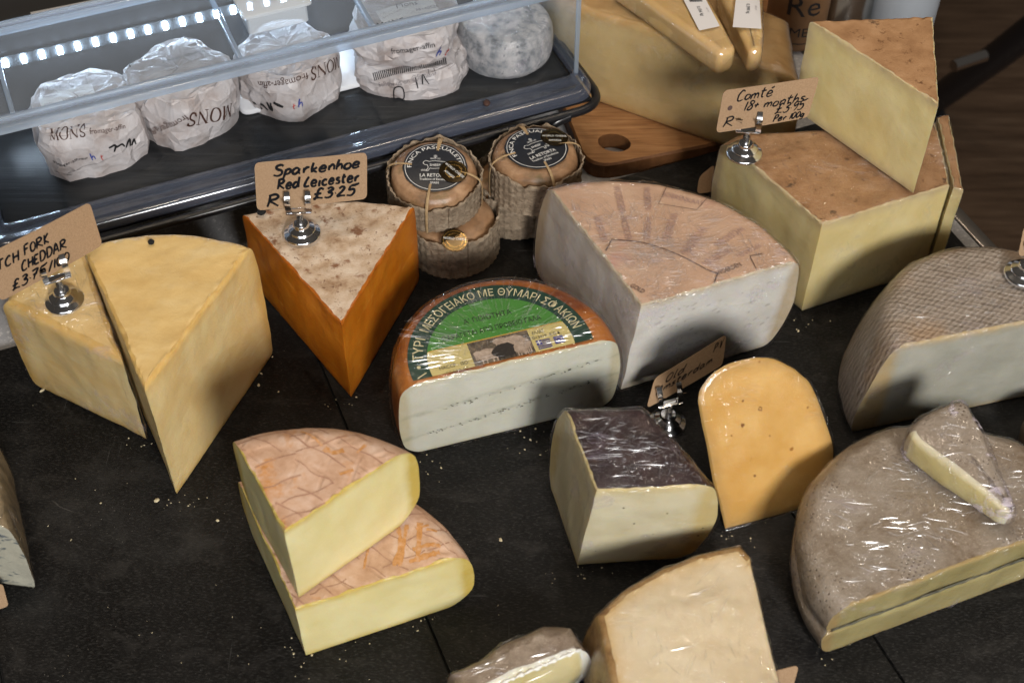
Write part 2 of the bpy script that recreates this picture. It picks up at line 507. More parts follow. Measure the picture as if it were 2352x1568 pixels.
class Solid:
    """plan outline of straight and arc segments carried up in rounded, bulging levels, with both ends capped.
    segs: (kind 'L'/'A', tag, nsamples, top bevel, bottom bevel, bulge amplitude or function of 0..1[, circle centre, radius])
    corners[k] starts segs[k]."""

    def __init__(s, corners, segs, z0, h, off=0.0, rings=26, dome=0.0, shear=(0, 0), disp=0.0006, dscale=60.0, seed=1,
                 levels=None, g=None, ztop=None):
        c = [np.asarray(p, float)[:2] for p in corners]
        n = len(c)
        s.area = 0.5 * sum(c[i][0] * c[(i + 1) % n][1] - c[(i + 1) % n][0] * c[i][1] for i in range(n))
        if s.area < 0:          # make counter-clockwise
            c = [c[0]] + c[:0:-1]
            segs = segs[::-1]
        s.c, s.segs, s.n = c, segs, n
        s.z0, s.h = z0, h
        lv = levels or [0, .006, .018, .04, .075, .12, .18, .25, .33, .42, .5, .58, .67, .75, .82, .88, .925, .96, .982, .994, 1]
        zs = [z0 + h * t for t in lv]
        rows = [s.outline(t, off) for t in lv]
        cnt = len(rows[0][0])
        gp = np.mean(rows[-1][0], 0) if g is None else np.asarray(g, float)
        V = []; E = []
        for (P, tg), z, t in zip(rows, zs, lv):
            zz = z + (off if t >= 1 else 0) - (off * 0 if t > 0 else 0)
            V.append(np.column_stack([P, np.full(cnt, zz)]))
        nl = len(lv)
        top = rows[-1][0]
        for r in range(1, rings + 1):
            k = 1 - r / (rings + 0.6)
            k = k ** 0.92
            Q = gp + (top - gp) * k
            V.append(np.column_stack([Q, np.full(cnt, z0 + h + off + dome * (1 - k * k))]))
        bot = rows[0][0]
        nb = 3
        for r in range(1, nb + 1):
            Q = gp + (bot - gp) * (1 - r / (nb + 0.5))
            V.append(np.column_stack([Q, np.full(cnt, z0)]))
        V = np.vstack(V)
        s.gp = gp
        F = []; T = []
        tg = rows[0][1]
        for j in range(nl - 1):
            for i in range(cnt):
                i2 = (i + 1) % cnt
                F.append((j * cnt + i, j * cnt + i2, (j + 1) * cnt + i2, (j + 1) * cnt + i)); T.append(tg[i])
        prev = nl - 1
        for r in range(rings):
            cur = nl + r
            for i in range(cnt):
                i2 = (i + 1) % cnt
                F.append((prev * cnt + i, prev * cnt + i2, cur * cnt + i2, cur * cnt + i)); T.append('top')
            prev = cur
        F.append(tuple(prev * cnt + i for i in range(cnt))); T.append('top')
        prev = 0
        for r in range(nb):
            cur = nl + rings + r
            for i in range(cnt):
                i2 = (i + 1) % cnt
                F.append((prev * cnt + i2, prev * cnt + i, cur * cnt + i, cur * cnt + i2)); T.append('bottom')
            prev = cur
        F.append(tuple(prev * cnt + i for i in range(cnt))[::-1]); T.append('bottom')
        # distance to the rind, before displacement
        d = np.minimum(z0 + h - V[:, 2], V[:, 2] - z0)
        for k, sg in enumerate(s.segs):
            if sg[1] != 'rind':
                continue
            if sg[0] == 'A':
                e = sg[7] - np.linalg.norm(V[:, :2] - sg[6], axis=1)
            else:
                p, q = s.c[k], s.c[(k + 1) % n]
                u = (q - p) / np.linalg.norm(q - p)
                e = (V[:, :2] - p) @ np.array([-u[1], u[0]])
            d = np.minimum(d, e)
        s.edge = np.maximum(d, 0)
        if ztop is not None:    # tilt or warp the upper surface: dz(x, y) scaled with height
            V[:, 2] += ztop(V[:, 0], V[:, 1]) * (V[:, 2] - z0) / h
        if disp:
            D = np.column_stack([fbm(V, dscale, seed + q * 5, 3) for q in range(3)])
            w = np.clip((V[:, 2] - z0) / 0.004, 0.0, 1.0)[:, None]
            V = V + D * disp * w
            tt = (V[:, 2] - z0) / h
            je = np.clip(1 - np.minimum(np.abs(1 - tt), np.abs(tt)) / .02, 0, 1) * (np.arange(len(V)) < nl * cnt)
            V = V + np.column_stack([vnoise(V, 260.0, seed + 40 + q) for q in range(3)]) * (je * .0009)[:, None] * w
        V[:, 0] += shear[0] * (V[:, 2] - z0 - h)
        V[:, 1] += shear[1] * (V[:, 2] - z0 - h)
        V[:, 2] = np.maximum(V[:, 2], z0)
        s.V, s.F, s.T = V, F, T

    def offs(s, k, t):
        sg = s.segs[k]
        bl = sg[5]
        b = bl(t) if callable(bl) else bl * math.sin(PI * min(max(t, 0), 1)) ** 0.7
        return b - rnd((1 - t) * s.h, sg[3]) - rnd(t * s.h, sg[4])

    def outline(s, t, extra):
        n = s.n
        of = [s.offs(k, t) + extra for k in range(n)]

        def line(k):
            p, q = s.c[k], s.c[(k + 1) % n]
            u = (q - p) / np.linalg.norm(q - p)
            return p + np.array([u[1], -u[0]]) * of[k], u
        corners = []
        for k in range(n):
            a, b = (k - 1) % n, k
            A, B = s.segs[a], s.segs[b]
            P = s.c[k]
            if A[0] == 'L' and B[0] == 'L':
                p, u = line(a); q, v = line(b)
                den = u[0] * v[1] - u[1] * v[0]
                if abs(den) < 0.12:
                    na = np.array([u[1], -u[0]]); nb_ = np.array([v[1], -v[0]])
                    m = na * of[a] + nb_ * of[b]
                    corners.append(P + m * 0.5)
                else:
                    w = q - p
                    tt = (w[0] * v[1] - w[1] * v[0]) / den
                    corners.append(p + u * tt)
            elif A[0] == 'A' and B[0] == 'A':
                cc = A[6]; d = (P - cc) / np.linalg.norm(P - cc)
                corners.append(cc + d * (A[7] + (of[a] + of[b]) / 2))
            else:
                (lk, ak) = (a, b) if A[0] == 'L' else (b, a)
                p, u = line(lk)
                cc, R = s.segs[ak][6], s.segs[ak][7] + of[ak]
                w = p - cc
                bq = w @ u; cq = w @ w - R * R
                disc = math.sqrt(max(bq * bq - cq, 0))
                c1, c2 = p + u * (-bq + disc), p + u * (-bq - disc)
                corners.append(c1 if np.linalg.norm(c1 - P) < np.linalg.norm(c2 - P) else c2)
        pts = []; tg = []
        for k in range(n):
            sg = s.segs[k]
            p, q = corners[k], corners[(k + 1) % n]
            m = sg[2]
            ts = np.linspace(0, 1, m, endpoint=False)
            ts = ts + 0.55 * np.sin(2 * PI * ts) * -1 / (2 * PI)       # crowd the corners
            if sg[0] == 'L':
                P = p + np.outer(ts, q - p)
            else:
                cc = sg[6]
                a0 = math.atan2(*(p - cc)[::-1]); a1 = math.atan2(*(q - cc)[::-1])
                while a1 < a0:
                    a1 += 2 * PI
                if a1 - a0 > 1.75 * PI and len(s.segs) > 1:
                    a1 -= 2 * PI
                an = a0 + ts * (a1 - a0)
                r0, r1 = np.linalg.norm(p - cc), np.linalg.norm(q - cc)
                R = sg[7] + of[k]
                rr = np.full(m, R)
                P = cc + np.column_stack([np.cos(an), np.sin(an)]) * rr[:, None]
            pts.append(P); tg += [sg[1]] * m
        return np.vstack(pts), tg

    def part(s, name, tags, mat, parent, sharp=38.0):
        F = [f for f, t in zip(s.F, s.T) if t in tags]
        V, F2, used = sub(s.V, F)
        return mesh(name, V, F2, mat, parent, sharp=sharp, attr={'edge': s.edge[used]})

    def bvh(s):
        return BVHTree.FromPolygons([Vector(v) for v in s.V], [tuple(f) for f in s.F])


def Lc(n=70, bt=0.0012, bb=0.0012, bulge=0.0):
    return ('L', 'paste', n, bt, bb, bulge)


def Lr(n=60, bt=0.006, bb=0.006, bulge=0.0, tag_='rind'):
    return ('L', tag_, n, bt, bb, bulge)


def Ar(center, R, n=90, bt=0.008, bb=0.008, bulge=0.003):
    return ('A', 'rind', n, bt, bb, bulge, np.asarray(center), R)


def film_of(parent, S, mat, seed=3, lump=0.0010, off=0.0006, fans=(10, 10), tags=('top', 'rind', 'paste')):
    """cling film drawn over a finished solid: its own skin, lifted in outward folds only"""
    V, F = S.V, [q for q, t in zip(S.F, S.T) if t != 'bottom']
    me = bpy.data.meshes.new('tmp')
    me.from_pydata(V.tolist(), [], [tuple(int(i) for i in f) for f in S.F])
    me.update()
    N = np.zeros(len(V) * 3)
    me.vertices.foreach_get('normal', N) if hasattr(me.vertices[0], 'normal') else None
    N = N.reshape(-1, 3)
    bpy.data.meshes.remove(me)
    rd = np.clip(ridge(V * np.array([1, 1, 0.5]), 38.0, seed, 3), 0, None) ** 1.5
    lift = off + rd * lump * 0.5
    Q = V + N * lift[:, None]
    Q[:, 2] = np.maximum(Q[:, 2], S.z0 + 0.0002)
    V2, F2, _ = sub(Q, F)
    mesh('cling_film', V2, F2, mat, parent, sharp=60)
    if fans:
        creases(parent, S, seed, *fans, lift=off + .0005, tags=tags)
        if fans[0] > 11:
            creases(parent, S, seed + 500, fans[0] * 2, 7, lift=off + .0005, tags=tags, L=(.0012, .0045), w=.00024)


def creases(parent, S, seed, fans=10, per=10, tags=('top', 'rind', 'paste'), L=(.006, .024), w=.00026, lift=.0016, zmin=.25):
    """drawn folds of the cling film: slim tent-shaped ridges fanning out over the surface"""
    r = random.Random(seed)
    bv = S.bvh()
    zlo = S.z0 + S.h * zmin
    cand = sorted({i for f, t in zip(S.F, S.T) if t in tags for i in f if S.V[i][2] > zlo})
    parts = []
    for _ in range(fans):
        c = S.V[r.choice(cand)]
        loc, n, _, _ = bv.find_nearest(Vector(c))
        n = np.array(n)
        e = np.cross(n, [0.3, 0.9, 0.2]); e /= np.linalg.norm(e); f = np.cross(n, e)
        a0 = r.uniform(0, 2 * PI); spread = r.choice((.15, .35, .9))
        off = r.uniform(.0, .02)
        for k in range(per):
            a = a0 + r.gauss(0, spread)
            d = e * math.cos(a) + f * math.sin(a)
            side = np.cross(n, d)
            st_ = np.array(c) + d * r.uniform(.001, .02) + side * r.gauss(0, .008 if spread < .5 else .002)
            ln = r.uniform(*L) * r.choice((.4, .7, 1.0))
            m = 7
            P = []; bend = r.gauss(0, .12)
            ok = True
            for i in range(m):
                t = i / (m - 1)
                q = st_ + d * ln * t + side * ln * bend * t * t
                h = bv.find_nearest(Vector(q), .02)
                if h[0] is None or h[0][2] < S.z0 + .003:
                    ok = False; break
                P.append((np.array(h[0]), np.array(h[1])))
            if not ok:
                continue
            ww = w * r.uniform(.5, 1.5)
            V = []
            for i, (p, nn) in enumerate(P):
                t = i / (m - 1)
                s_ = np.cross(nn, d); s_ /= max(np.linalg.norm(s_), 1e-6)
                k2 = math.sin(PI * min(max(t, .04), .96)) ** .6
                V += [p + nn * lift - s_ * ww * k2, p + nn * (lift + ww * .9 * k2), p + nn * lift + s_ * ww * k2]
            F = []
            for i in range(m - 1):
                b = 3 * i
                F += [(b, b + 3, b + 4, b + 1), (b + 1, b + 4, b + 5, b + 2)]
            parts.append((np.array(V), F))
    if parts:
        V, F = join(parts)
        o = mesh('film_creases', V, F, 'crease', parent, sharp=80)
        o['kind'] = 'stuff'


# ------------------------------------------------------------------ simple shapes
def box(c, sx, sy, sz, ang=0.0, bev=0.0):
    """box standing on c (base centre), turned by ang; bev rounds the upright and top edges"""
    ca, sa = math.cos(ang), math.sin(ang)
    e1 = np.array([ca, sa]); e2 = np.array([-sa, ca])
    P = [np.asarray(c[:2]) + e1 * a * sx / 2 + e2 * b * sy / 2 for a, b in ((-1, -1), (1, -1), (1, 1), (-1, 1))]
    return prism(P, c[2], c[2] + sz, bev)


def prism(P, z0, z1, bev=0.0):
    P = [np.asarray(p)[:2] for p in P]
    a = 0.5 * sum(P[i][0] * P[(i + 1) % len(P)][1] - P[(i + 1) % len(P)][0] * P[i][1] for i in range(len(P)))
    if a < 0:
        P = P[::-1]
    n = len(P)
    if bev <= 0:
        V = [(*p, z0) for p in P] + [(*p, z1) for p in P]
        F = [tuple(range(n))[::-1], tuple(range(n, 2 * n))] + [(i, (i + 1) % n, n + (i + 1) % n, n + i) for i in range(n)]
        return np.array(V), F
    g = np.mean(P, 0)

    def inset(d):
        out = []
        for i in range(n):
            p0, p, p1 = P[i - 1], P[i], P[(i + 1) % n]
            u = (p - p0) / np.linalg.norm(p - p0); v = (p1 - p) / np.linalg.norm(p1 - p)
            nu = np.array([-u[1], u[0]]); nv = np.array([-v[1], v[0]])
            m = nu + nv; m = m / max(m @ nu, 0.3)
            out.append(p + m * d)
        return out
    lv = [(z0, bev * .6), (z0 + bev * .6, 0.0), (z1 - bev, 0.0), (z1 - bev * .3, bev * .3), (z1, bev)]
    V = []
    for z, d in lv:
        V += [(*p, z) for p in inset(d)]
    F = [tuple(range(n))[::-1], tuple(range(4 * n, 5 * n))]
    for j in range(4):
        F += [(j * n + i, j * n + (i + 1) % n, (j + 1) * n + (i + 1) % n, (j + 1) * n + i) for i in range(n)]
    return np.array(V), F


def rounded(P, r, n=6):
    """round the corners of a plan polygon"""
    P = [np.asarray(p, float)[:2] for p in P]
    out = []
    for i in range(len(P)):
        a, p, b = P[i - 1], P[i], P[(i + 1) % len(P)]
        rr = r[i] if isinstance(r, (list, tuple)) else r
        u = a - p; v = b - p
        lu, lv = np.linalg.norm(u), np.linalg.norm(v)
        rr = min(rr, lu * .49, lv * .49)
        s, e = p + u / lu * rr, p + v / lv * rr
        for k in range(n + 1):
            t = k / n
            out.append((1 - t) ** 2 * s + 2 * t * (1 - t) * p + t * t * e)
    return out


def lathe(prof, c, n=32, axis=None, jag=None):
    """turn (radius, height) pairs about an upright (or tilted) axis at c"""
    V = []
    ax = np.array([0, 0, 1.0]) if axis is None else np.asarray(axis, float) / np.linalg.norm(axis)
    e = np.cross(ax, [0, 1, 0]); e = e / np.linalg.norm(e); f = np.cross(ax, e)
    for r, z in prof:
        for i in range(n):
            a = 2 * PI * i / n
            V.append(np.asarray(c) + (e * math.cos(a) + f * math.sin(a)) * r + ax * z)
    F = []
    m = len(prof)
    for j in range(m - 1):
        for i in range(n):
            F.append((j * n + (i + 1) % n, j * n + i, (j + 1) * n + i, (j + 1) * n + (i + 1) % n))
    if prof[0][0] > 1e-6:
        F.append(tuple(range(n)))
    if prof[-1][0] > 1e-6:
        F.append(tuple(range((m - 1) * n, m * n))[::-1])
    # consistent outward orientation
    return np.array(V), [q[::-1] for q in F]


def tube(pts, r, n=10, closed=False):
    pts = [np.asarray(p, float) for p in pts]
    V = []; F = []
    m = len(pts)
    prevn = None
    for i, p in enumerate(pts):
        if closed:
            d = pts[(i + 1) % m] - pts[i - 1]
        else:
            d = pts[min(i + 1, m - 1)] - pts[max(i - 1, 0)]
        d = d / np.linalg.norm(d)
        if prevn is None:
            a = np.array([0, 0, 1.0]) if abs(d[2]) < 0.9 else np.array([1.0, 0, 0])
            nn = np.cross(d, a)
        else:
            nn = prevn - d * (prevn @ d)
        nn = nn / np.linalg.norm(nn); prevn = nn
        b = np.cross(d, nn)
        rr = r[i] if isinstance(r, (list, tuple, np.ndarray)) else r
        for k in range(n):
            a = 2 * PI * k / n
            V.append(p + (nn * math.cos(a) + b * math.sin(a)) * rr)
    for i in range(m if closed else m - 1):
        j = (i + 1) % m
        for k in range(n):
            F.append((i * n + k, i * n + (k + 1) % n, j * n + (k + 1) % n, j * n + k))
    if not closed:
        F.append(tuple(range(n))[::-1]); F.append(tuple(range((m - 1) * n, m * n)))
    return np.array(V), F


def smooth_path(P, n=6):
    P = [np.asarray(p, float) for p in P]
    if len(P) < 3:
        return P
    out = []
    for i in range(len(P) - 1):
        a = P[max(i - 1, 0)]; b = P[i]; c = P[i + 1]; d = P[min(i + 2, len(P) - 1)]
        for k in range(n):
            t = k / n
            out.append(0.5 * ((2 * b) + (c - a) * t + (2 * a - 5 * b + 4 * c - d) * t * t + (3 * b - a - 3 * c + d) * t ** 3))
    out.append(P[-1])
    return out


def join(parts):
    V = []; F = []; o = 0
    for v, f in parts:
        V.append(np.asarray(v)); F += [tuple(i + o for i in q) for q in f]; o += len(v)
    return np.vstack(V), F


# ------------------------------------------------------------------ lettering
TEXTS = ['MONS', 'fromager-affineur', 'fromager-affin', 'affineur', 'Mons', 'follow us on @finnians', '13140526', 'Product', 'Batch',
         'Sold', 'FINCA PASCUALETE', 'SINCE 1232', 'SHEEP', 'LA RETORTA', 'Tradition of Excellence', 'SPAIN', 'WORLD CHEESE', 'AWARDS',
         'ΜΕΣΟΓΕΙΑΚΟ ΜΕ ΘΥΜΑΡΙ ΣΦΑΚΙΩΝ', 'ΤΥΡΙ', 'ΚΙΑ', "Α' ΠΟΙΟΤΗΤΑ", 'ΠΑΡΑΓΕΤΑΙ ΑΠΟ ΠΡΟΒΕΙΟ ΓΑΛΑ', 'HACCP - ISO:', '22000:05',
         'ΕΛΛΑΣ', 'G13419  Ε.Ο.Κ.', 'WOERDEN', 'BOERENKAAS', '0.356 kg', '0.398 kg', 'NET WT', 'Re', 'LIMENI', 'CRU LAIT MILK', 'GOLD',
         'Traditional Raw Cows Milk Cheese', 'fin']
TXT = {}


def load_texts():
    obs = []
    for s in TEXTS:
        c = bpy.data.curves.new('t', 'FONT')
        c.body = s
        c.size = 1.0
        c.resolution_u = 2
        o = bpy.data.objects.new('t', c)
        COL.objects.link(o)
        obs.append((s, o, c))
    dg = bpy.context.evaluated_depsgraph_get()
    for s, o, c in obs:
        me = bpy.data.meshes.new_from_object(o.evaluated_get(dg))
        V = np.array([v.co[:2] for v in me.vertices]) if len(me.vertices) else np.zeros((0, 2))
        F = [tuple(p.vertices) for p in me.polygons]
        if len(V):
            V = V - [V[:, 0].min(), 0]
        TXT[s] = (V, F, (V[:, 0].max() if len(V) else 0))
        bpy.data.meshes.remove(me)
    for s, o, c in obs:
        bpy.data.objects.remove(o); bpy.data.curves.remove(c)


load_texts()


def ribbon(pts, w):
    """flat pen stroke in the plane"""
    P = [np.asarray(p, float) for p in pts]
    n = len(P)
    V = []
    for i, p in enumerate(P):
        d = P[min(i + 1, n - 1)] - P[max(i - 1, 0)]
        L = np.linalg.norm(d)
        d = d / L if L > 1e-9 else np.array([1.0, 0])
        nn = np.array([-d[1], d[0]])
        ww = w[i] if isinstance(w, (list, tuple, np.ndarray)) else w
        V += [p + nn * ww / 2, p - nn * ww / 2]
    F = [(2 * i, 2 * i + 1, 2 * i + 3, 2 * i + 2) for i in range(n - 1)]
    return np.array(V), F


def pen(strokes, w, n=5, seed=0):
    """hand-drawn marker strokes: smoothed, with a pen that swells and lifts"""
    r = random.Random(seed)
    parts = []
    for st in strokes:
        P = smooth_path(st, n) if len(st) > 2 else [np.asarray(st[0]) + (np.asarray(st[1]) - np.asarray(st[0])) * k / 4 for k in range(5)]
        m = len(P)
        ww = [w * (0.72 + 0.38 * math.sin(PI * min(1.0, 0.12 + i / m)) + r.uniform(-.06, .06)) for i in range(m)]
        parts.append(ribbon(P, ww))
    return join(parts)


def _g(s):
    return [[tuple(float(v) for v in p.split(',')) for p in st.split()] for st in s.split('|')]


HAND = {k: _g(v) for k, v in {
    'S': '.58,.85 .40,1 .12,.86 .2,.62 .5,.45 .55,.18 .3,0 .02,.1',
    'p': '.1,.55 .08,.1 .02,-.38|.08,.42 .25,.56 .42,.42 .36,.14 .1,.06',
    'a': '.45,.46 .25,.56 .06,.36 .1,.06 .28,.04 .44,.3 .46,.5 .46,.1 .58,.04',
    'r': '.08,.52 .1,.02|.1,.3 .25,.52 .42,.5',
    'k': '.1,1 .08,.5 .08,.02|.42,.5 .1,.24 .28,.16 .46,.0',
    'e': '.06,.28 .42,.32 .38,.52 .2,.56 .05,.3 .14,.04 .34,.02 .5,.14',
    'n': '.06,.52 .08,.02|.08,.3 .24,.54 .4,.44 .42,.04',
    'h': '.12,1 .08,.5 .06,.02|.08,.3 .26,.52 .4,.42 .42,.03',
    'o': '.26,.54 .08,.42 .06,.14 .24,.02 .42,.16 .42,.44 .26,.54',
    'R': '.08,.98 .1,.5 .04,0|.02,.9 .36,1 .54,.8 .4,.58 .1,.5 .36,.24 .66,0',
    'd': '.42,.44 .2,.54 .04,.28 .14,.03 .34,.12 .46,.5 .5,1|.5,1 .46,.3 .52,.02',
    'L': '.34,1 .14,.55 .06,.1 .3,.02 .5,.1',
    'i': '.14,.52 .12,.06 .22,.03|.16,.74 .17,.78',
    'c': '.42,.46 .24,.56 .06,.34 .12,.06 .34,.03 .46,.12',
    's': '.38,.5 .2,.55 .1,.4 .34,.22 .28,.04 .04,.06',
    't': '.2,.92 .16,.4 .2,.06 .36,.06|.02,.6 .42,.64',
    'm': '.04,.5 .06,.03|.06,.3 .2,.52 .3,.4 .3,.04|.3,.3 .46,.52 .58,.4 .6,.04',
    'g': '.42,.48 .22,.56 .06,.34 .14,.08 .36,.16 .44,.5 .44,-.1 .3,-.34 .04,-.26',
    'l': '.14,1 .1,.4 .12,.05 .22,.03',
    '£': '.56,.86 .36,1 .22,.8 .24,.4 .12,.04 .05,.06 .3,.1 .62,.02|.02,.46 .46,.52',
    '3': '.06,.9 .3,1 .46,.8 .2,.55 .46,.4 .4,.08 .14,0 .0,.12',
    '2': '.04,.8 .22,1 .42,.84 .3,.5 .02,.04 .3,.06 .56,.04',
    '5': '.14,.95 .1,.56 .36,.6 .46,.3 .28,.02 .0,.06|.14,.95 .4,.98 .66,1.1',
    '7': '.02,.95 .5,.98 .24,.4 .14,0|.1,.5 .44,.52',
    '1': '.1,.96 .08,.5 .06,0', '0': '.26,1 .06,.7 .08,.2 .26,0 .44,.24 .46,.7 .26,1',
    '8': '.42,.88 .22,1 .1,.8 .38,.4 .3,.04 .08,.06 .1,.34 .4,.7 .42,.88',
    '9': '.42,.86 .22,1 .06,.74 .2,.52 .42,.74 .4,.4 .26,0',
    '.': '.08,.38 .12,.42', '+': '.02,.4 .36,.44|.2,.64 .16,.16', '/': '.3,1.0 .0,-.1', '-': '.02,.4 .3,.42', ' ': '',
    'I': '.1,1 .08,0', 'T': '.24,.95 .22,0|.0,.94 .5,1', 'C': '.48,.86 .3,1 .06,.6 .1,.12 .3,0 .5,.12',
    'H': '.06,1 .06,0|.46,1 .46,0|.06,.48 .46,.54', 'F': '.08,1 .06,0|.08,.98 .46,1|.08,.54 .38,.56',
    'O': '.28,1 .06,.7 .08,.2 .28,0 .5,.24 .5,.74 .28,1', 'K': '.08,1 .06,0|.46,1 .08,.44 .5,0',
    'D': '.08,1 .06,0|.04,.98 .34,.92 .5,.5 .34,.08 .04,.0', 'E': '.08,1 .06,0|.08,.98 .46,1|.08,.5 .36,.53|.06,.02 .46,.04',
    'A': '.0,0 .26,1 .5,0|.1,.36 .42,.38', 'P': '.1,1 .06,0|.04,.94 .36,.98 .46,.74 .3,.5 .08,.48',
    'V': '.04,1 .16,.5 .2,.02 .32,.6 .5,1.1', 'é': '.06,.28 .42,.32 .38,.52 .2,.56 .05,.3 .14,.04 .34,.02 .5,.14|.24,.78 .44,.92',
    'u': '.06,.52 .08,.1 .26,.04 .42,.3|.44,.54 .44,.06',
}.items() if v}


def hand(text, x0, y0, size, x1=None, slant=0.16, seed=1, track=0.12, rise=0.0):
    """strokes of handwritten text from (x0, y0); x1 fits the width"""
    r = random.Random(seed)
    st = []; x = 0
    for ch in text:
        if ch == ' ':
            x += 0.35; continue
        g = HAND[ch]
        w = max(p[0] for s_ in g for p in s_)
        dy = r.uniform(-.03, .03); sc = r.uniform(.94, 1.06)
        for s_ in g:
            st.append([(x + px * sc + py * slant + r.uniform(-.015, .015), py * sc + dy + r.uniform(-.015, .015)) for px, py in s_])
        x += w * sc + track
    W = max(p[0] for s_ in st for p in s_)
    k = (x1 - x0) / W if x1 is not None else size
    return [[np.array([x0 + px * k, y0 + py * size + rise * px * k]) for px, py in s_] for s_ in st]


SERIF = {   # capital letters with thick and thin strokes: (width, points)
    'M': [(.05, [(.08, 0), (.12, 1)]), (.13, [(.13, 1), (.46, .05)]), (.05, [(.46, .05), (.80, 1)]), (.14, [(.82, 1), (.86, 0)]),
          (.04, [(-.02, .02), (.2, .02)]), (.04, [(.74, .02), (1.0, .02)]), (.04, [(0, .98), (.18, .98)]), (.04, [(.78, .98), (.96, .98)])],
    'N': [(.05, [(.1, 0), (.1, 1)]), (.14, [(.12, 1), (.74, .02)]), (.05, [(.76, 0), (.76, 1)]), (.04, [(-.02, .02), (.22, .02)]),
          (.04, [(.64, .98), (.9, .98)]), (.04, [(-.02, .98), (.16, .98)])],
    'S': [(.12, [(.50, .78), (.44, .95), (.27, 1), (.1, .86), (.12, .66), (.3, .53), (.48, .38), (.5, .16), (.3, .0), (.12, .05), (.06, .24)]),
          (.04, [(.52, .72), (.52, 1.0)]), (.04, [(.04, 0), (.04, .3)])],
}


def serif_word(word):
    parts = []; x = 0
    for ch in word:
        if ch == 'O':
            P = [(x + .42 + .38 * math.sin(2 * PI * i / 28), .5 + .5 * math.cos(2 * PI * i / 28)) for i in range(29)]
            w = [.05 + .10 * abs(math.sin(2 * PI * i / 28)) for i in range(29)]
            parts.append(ribbon(P, w)); x += .96; continue
        for w, pts in SERIF[ch]:
            P = [(x + a, b) for a, b in pts]
            if len(P) == 2:
                P = [tuple(np.array(P[0]) + (np.array(P[1]) - np.array(P[0])) * k / 6) for k in range(7)]
            else:
                P = smooth_path(P, 4)
            parts.append(ribbon(P, w))
        x += {'M': 1.1, 'N': 1.0, 'S': .62}[ch]
    V, F = join(parts)
    return V, F, x


def split_long(V, F, lim):
    """cut the triangles of lettering until no edge is longer than lim, so that it can follow a curved surface"""
    tri = []
    for f in F:
        for i in range(1, len(f) - 1):
            tri.append((f[0], f[i], f[i + 1]))
    V = [np.asarray(v, float) for v in V]
    cache = {}

    def mid(a, b):
        k = (min(a, b), max(a, b))
        if k not in cache:
            cache[k] = len(V); V.append((V[a] + V[b]) / 2)
        return cache[k]
    for _ in range(6):
        out = []; ch = False
        for a, b, c in tri:
            e = [(np.linalg.norm(V[a] - V[b]), a, b, c), (np.linalg.norm(V[b] - V[c]), b, c, a), (np.linalg.norm(V[c] - V[a]), c, a, b)]
            L, p, q, r_ = max(e, key=lambda t_: t_[0])
            if L > lim:
                m = mid(p, q); out += [(p, m, r_), (m, q, r_)]; ch = True
            else:
                out.append((a, b, c))
        tri = out
        if not ch:
            break
    return np.array(V), tri


def conform(V2, F, origin, ux, uy, nrm, bvh, lift=0.0004, lim=0.003):
    """lay flat lettering on a surface: cast each point along -nrm"""
    V2, F = split_long(V2, F, lim)
    n = np.asarray(nrm, float); n = n / np.linalg.norm(n)
    ux = np.asarray(ux, float); uy = np.asarray(uy, float)
    P = []; ok = []
    for u, v in V2:
        p = np.asarray(origin) + ux * u + uy * v + n * 0.12
        hit = bvh.ray_cast(Vector(p), Vector(-n), 0.3)
        if hit[0] is None:
            P.append(p); ok.append(False)
        else:
            P.append(np.array(hit[0]) + n * lift); ok.append(True)
    F = [f for f in F if all(ok[i] for i in f)]
    if not F:
        return None
    V, F2, _ = sub(np.array(P), F)
    # lettering that would bridge a fold is dropped
    keep = [f for f in F2 if max(np.linalg.norm(V[f[i]] - V[f[i - 1]]) for i in range(3)) < lim * 4]
    if not keep:
        return None
    V, F2, _ = sub(V, keep)
    return V, F2


def text_at(s, size, x=0.0, y=0.0, center=False, width=None, mirror=False):
    V, F, W = TXT[s]
    if len(V) == 0:
        return np.zeros((0, 2)), []
    k = size
    kx = width / W if width else k
    Q = V * [kx, k]
    if center:
        Q = Q - [W * kx / 2, 0]
    return Q + [x, y], F


# ================================================================== the setting
def pl(p, z):
    return (p[0], p[1], z)


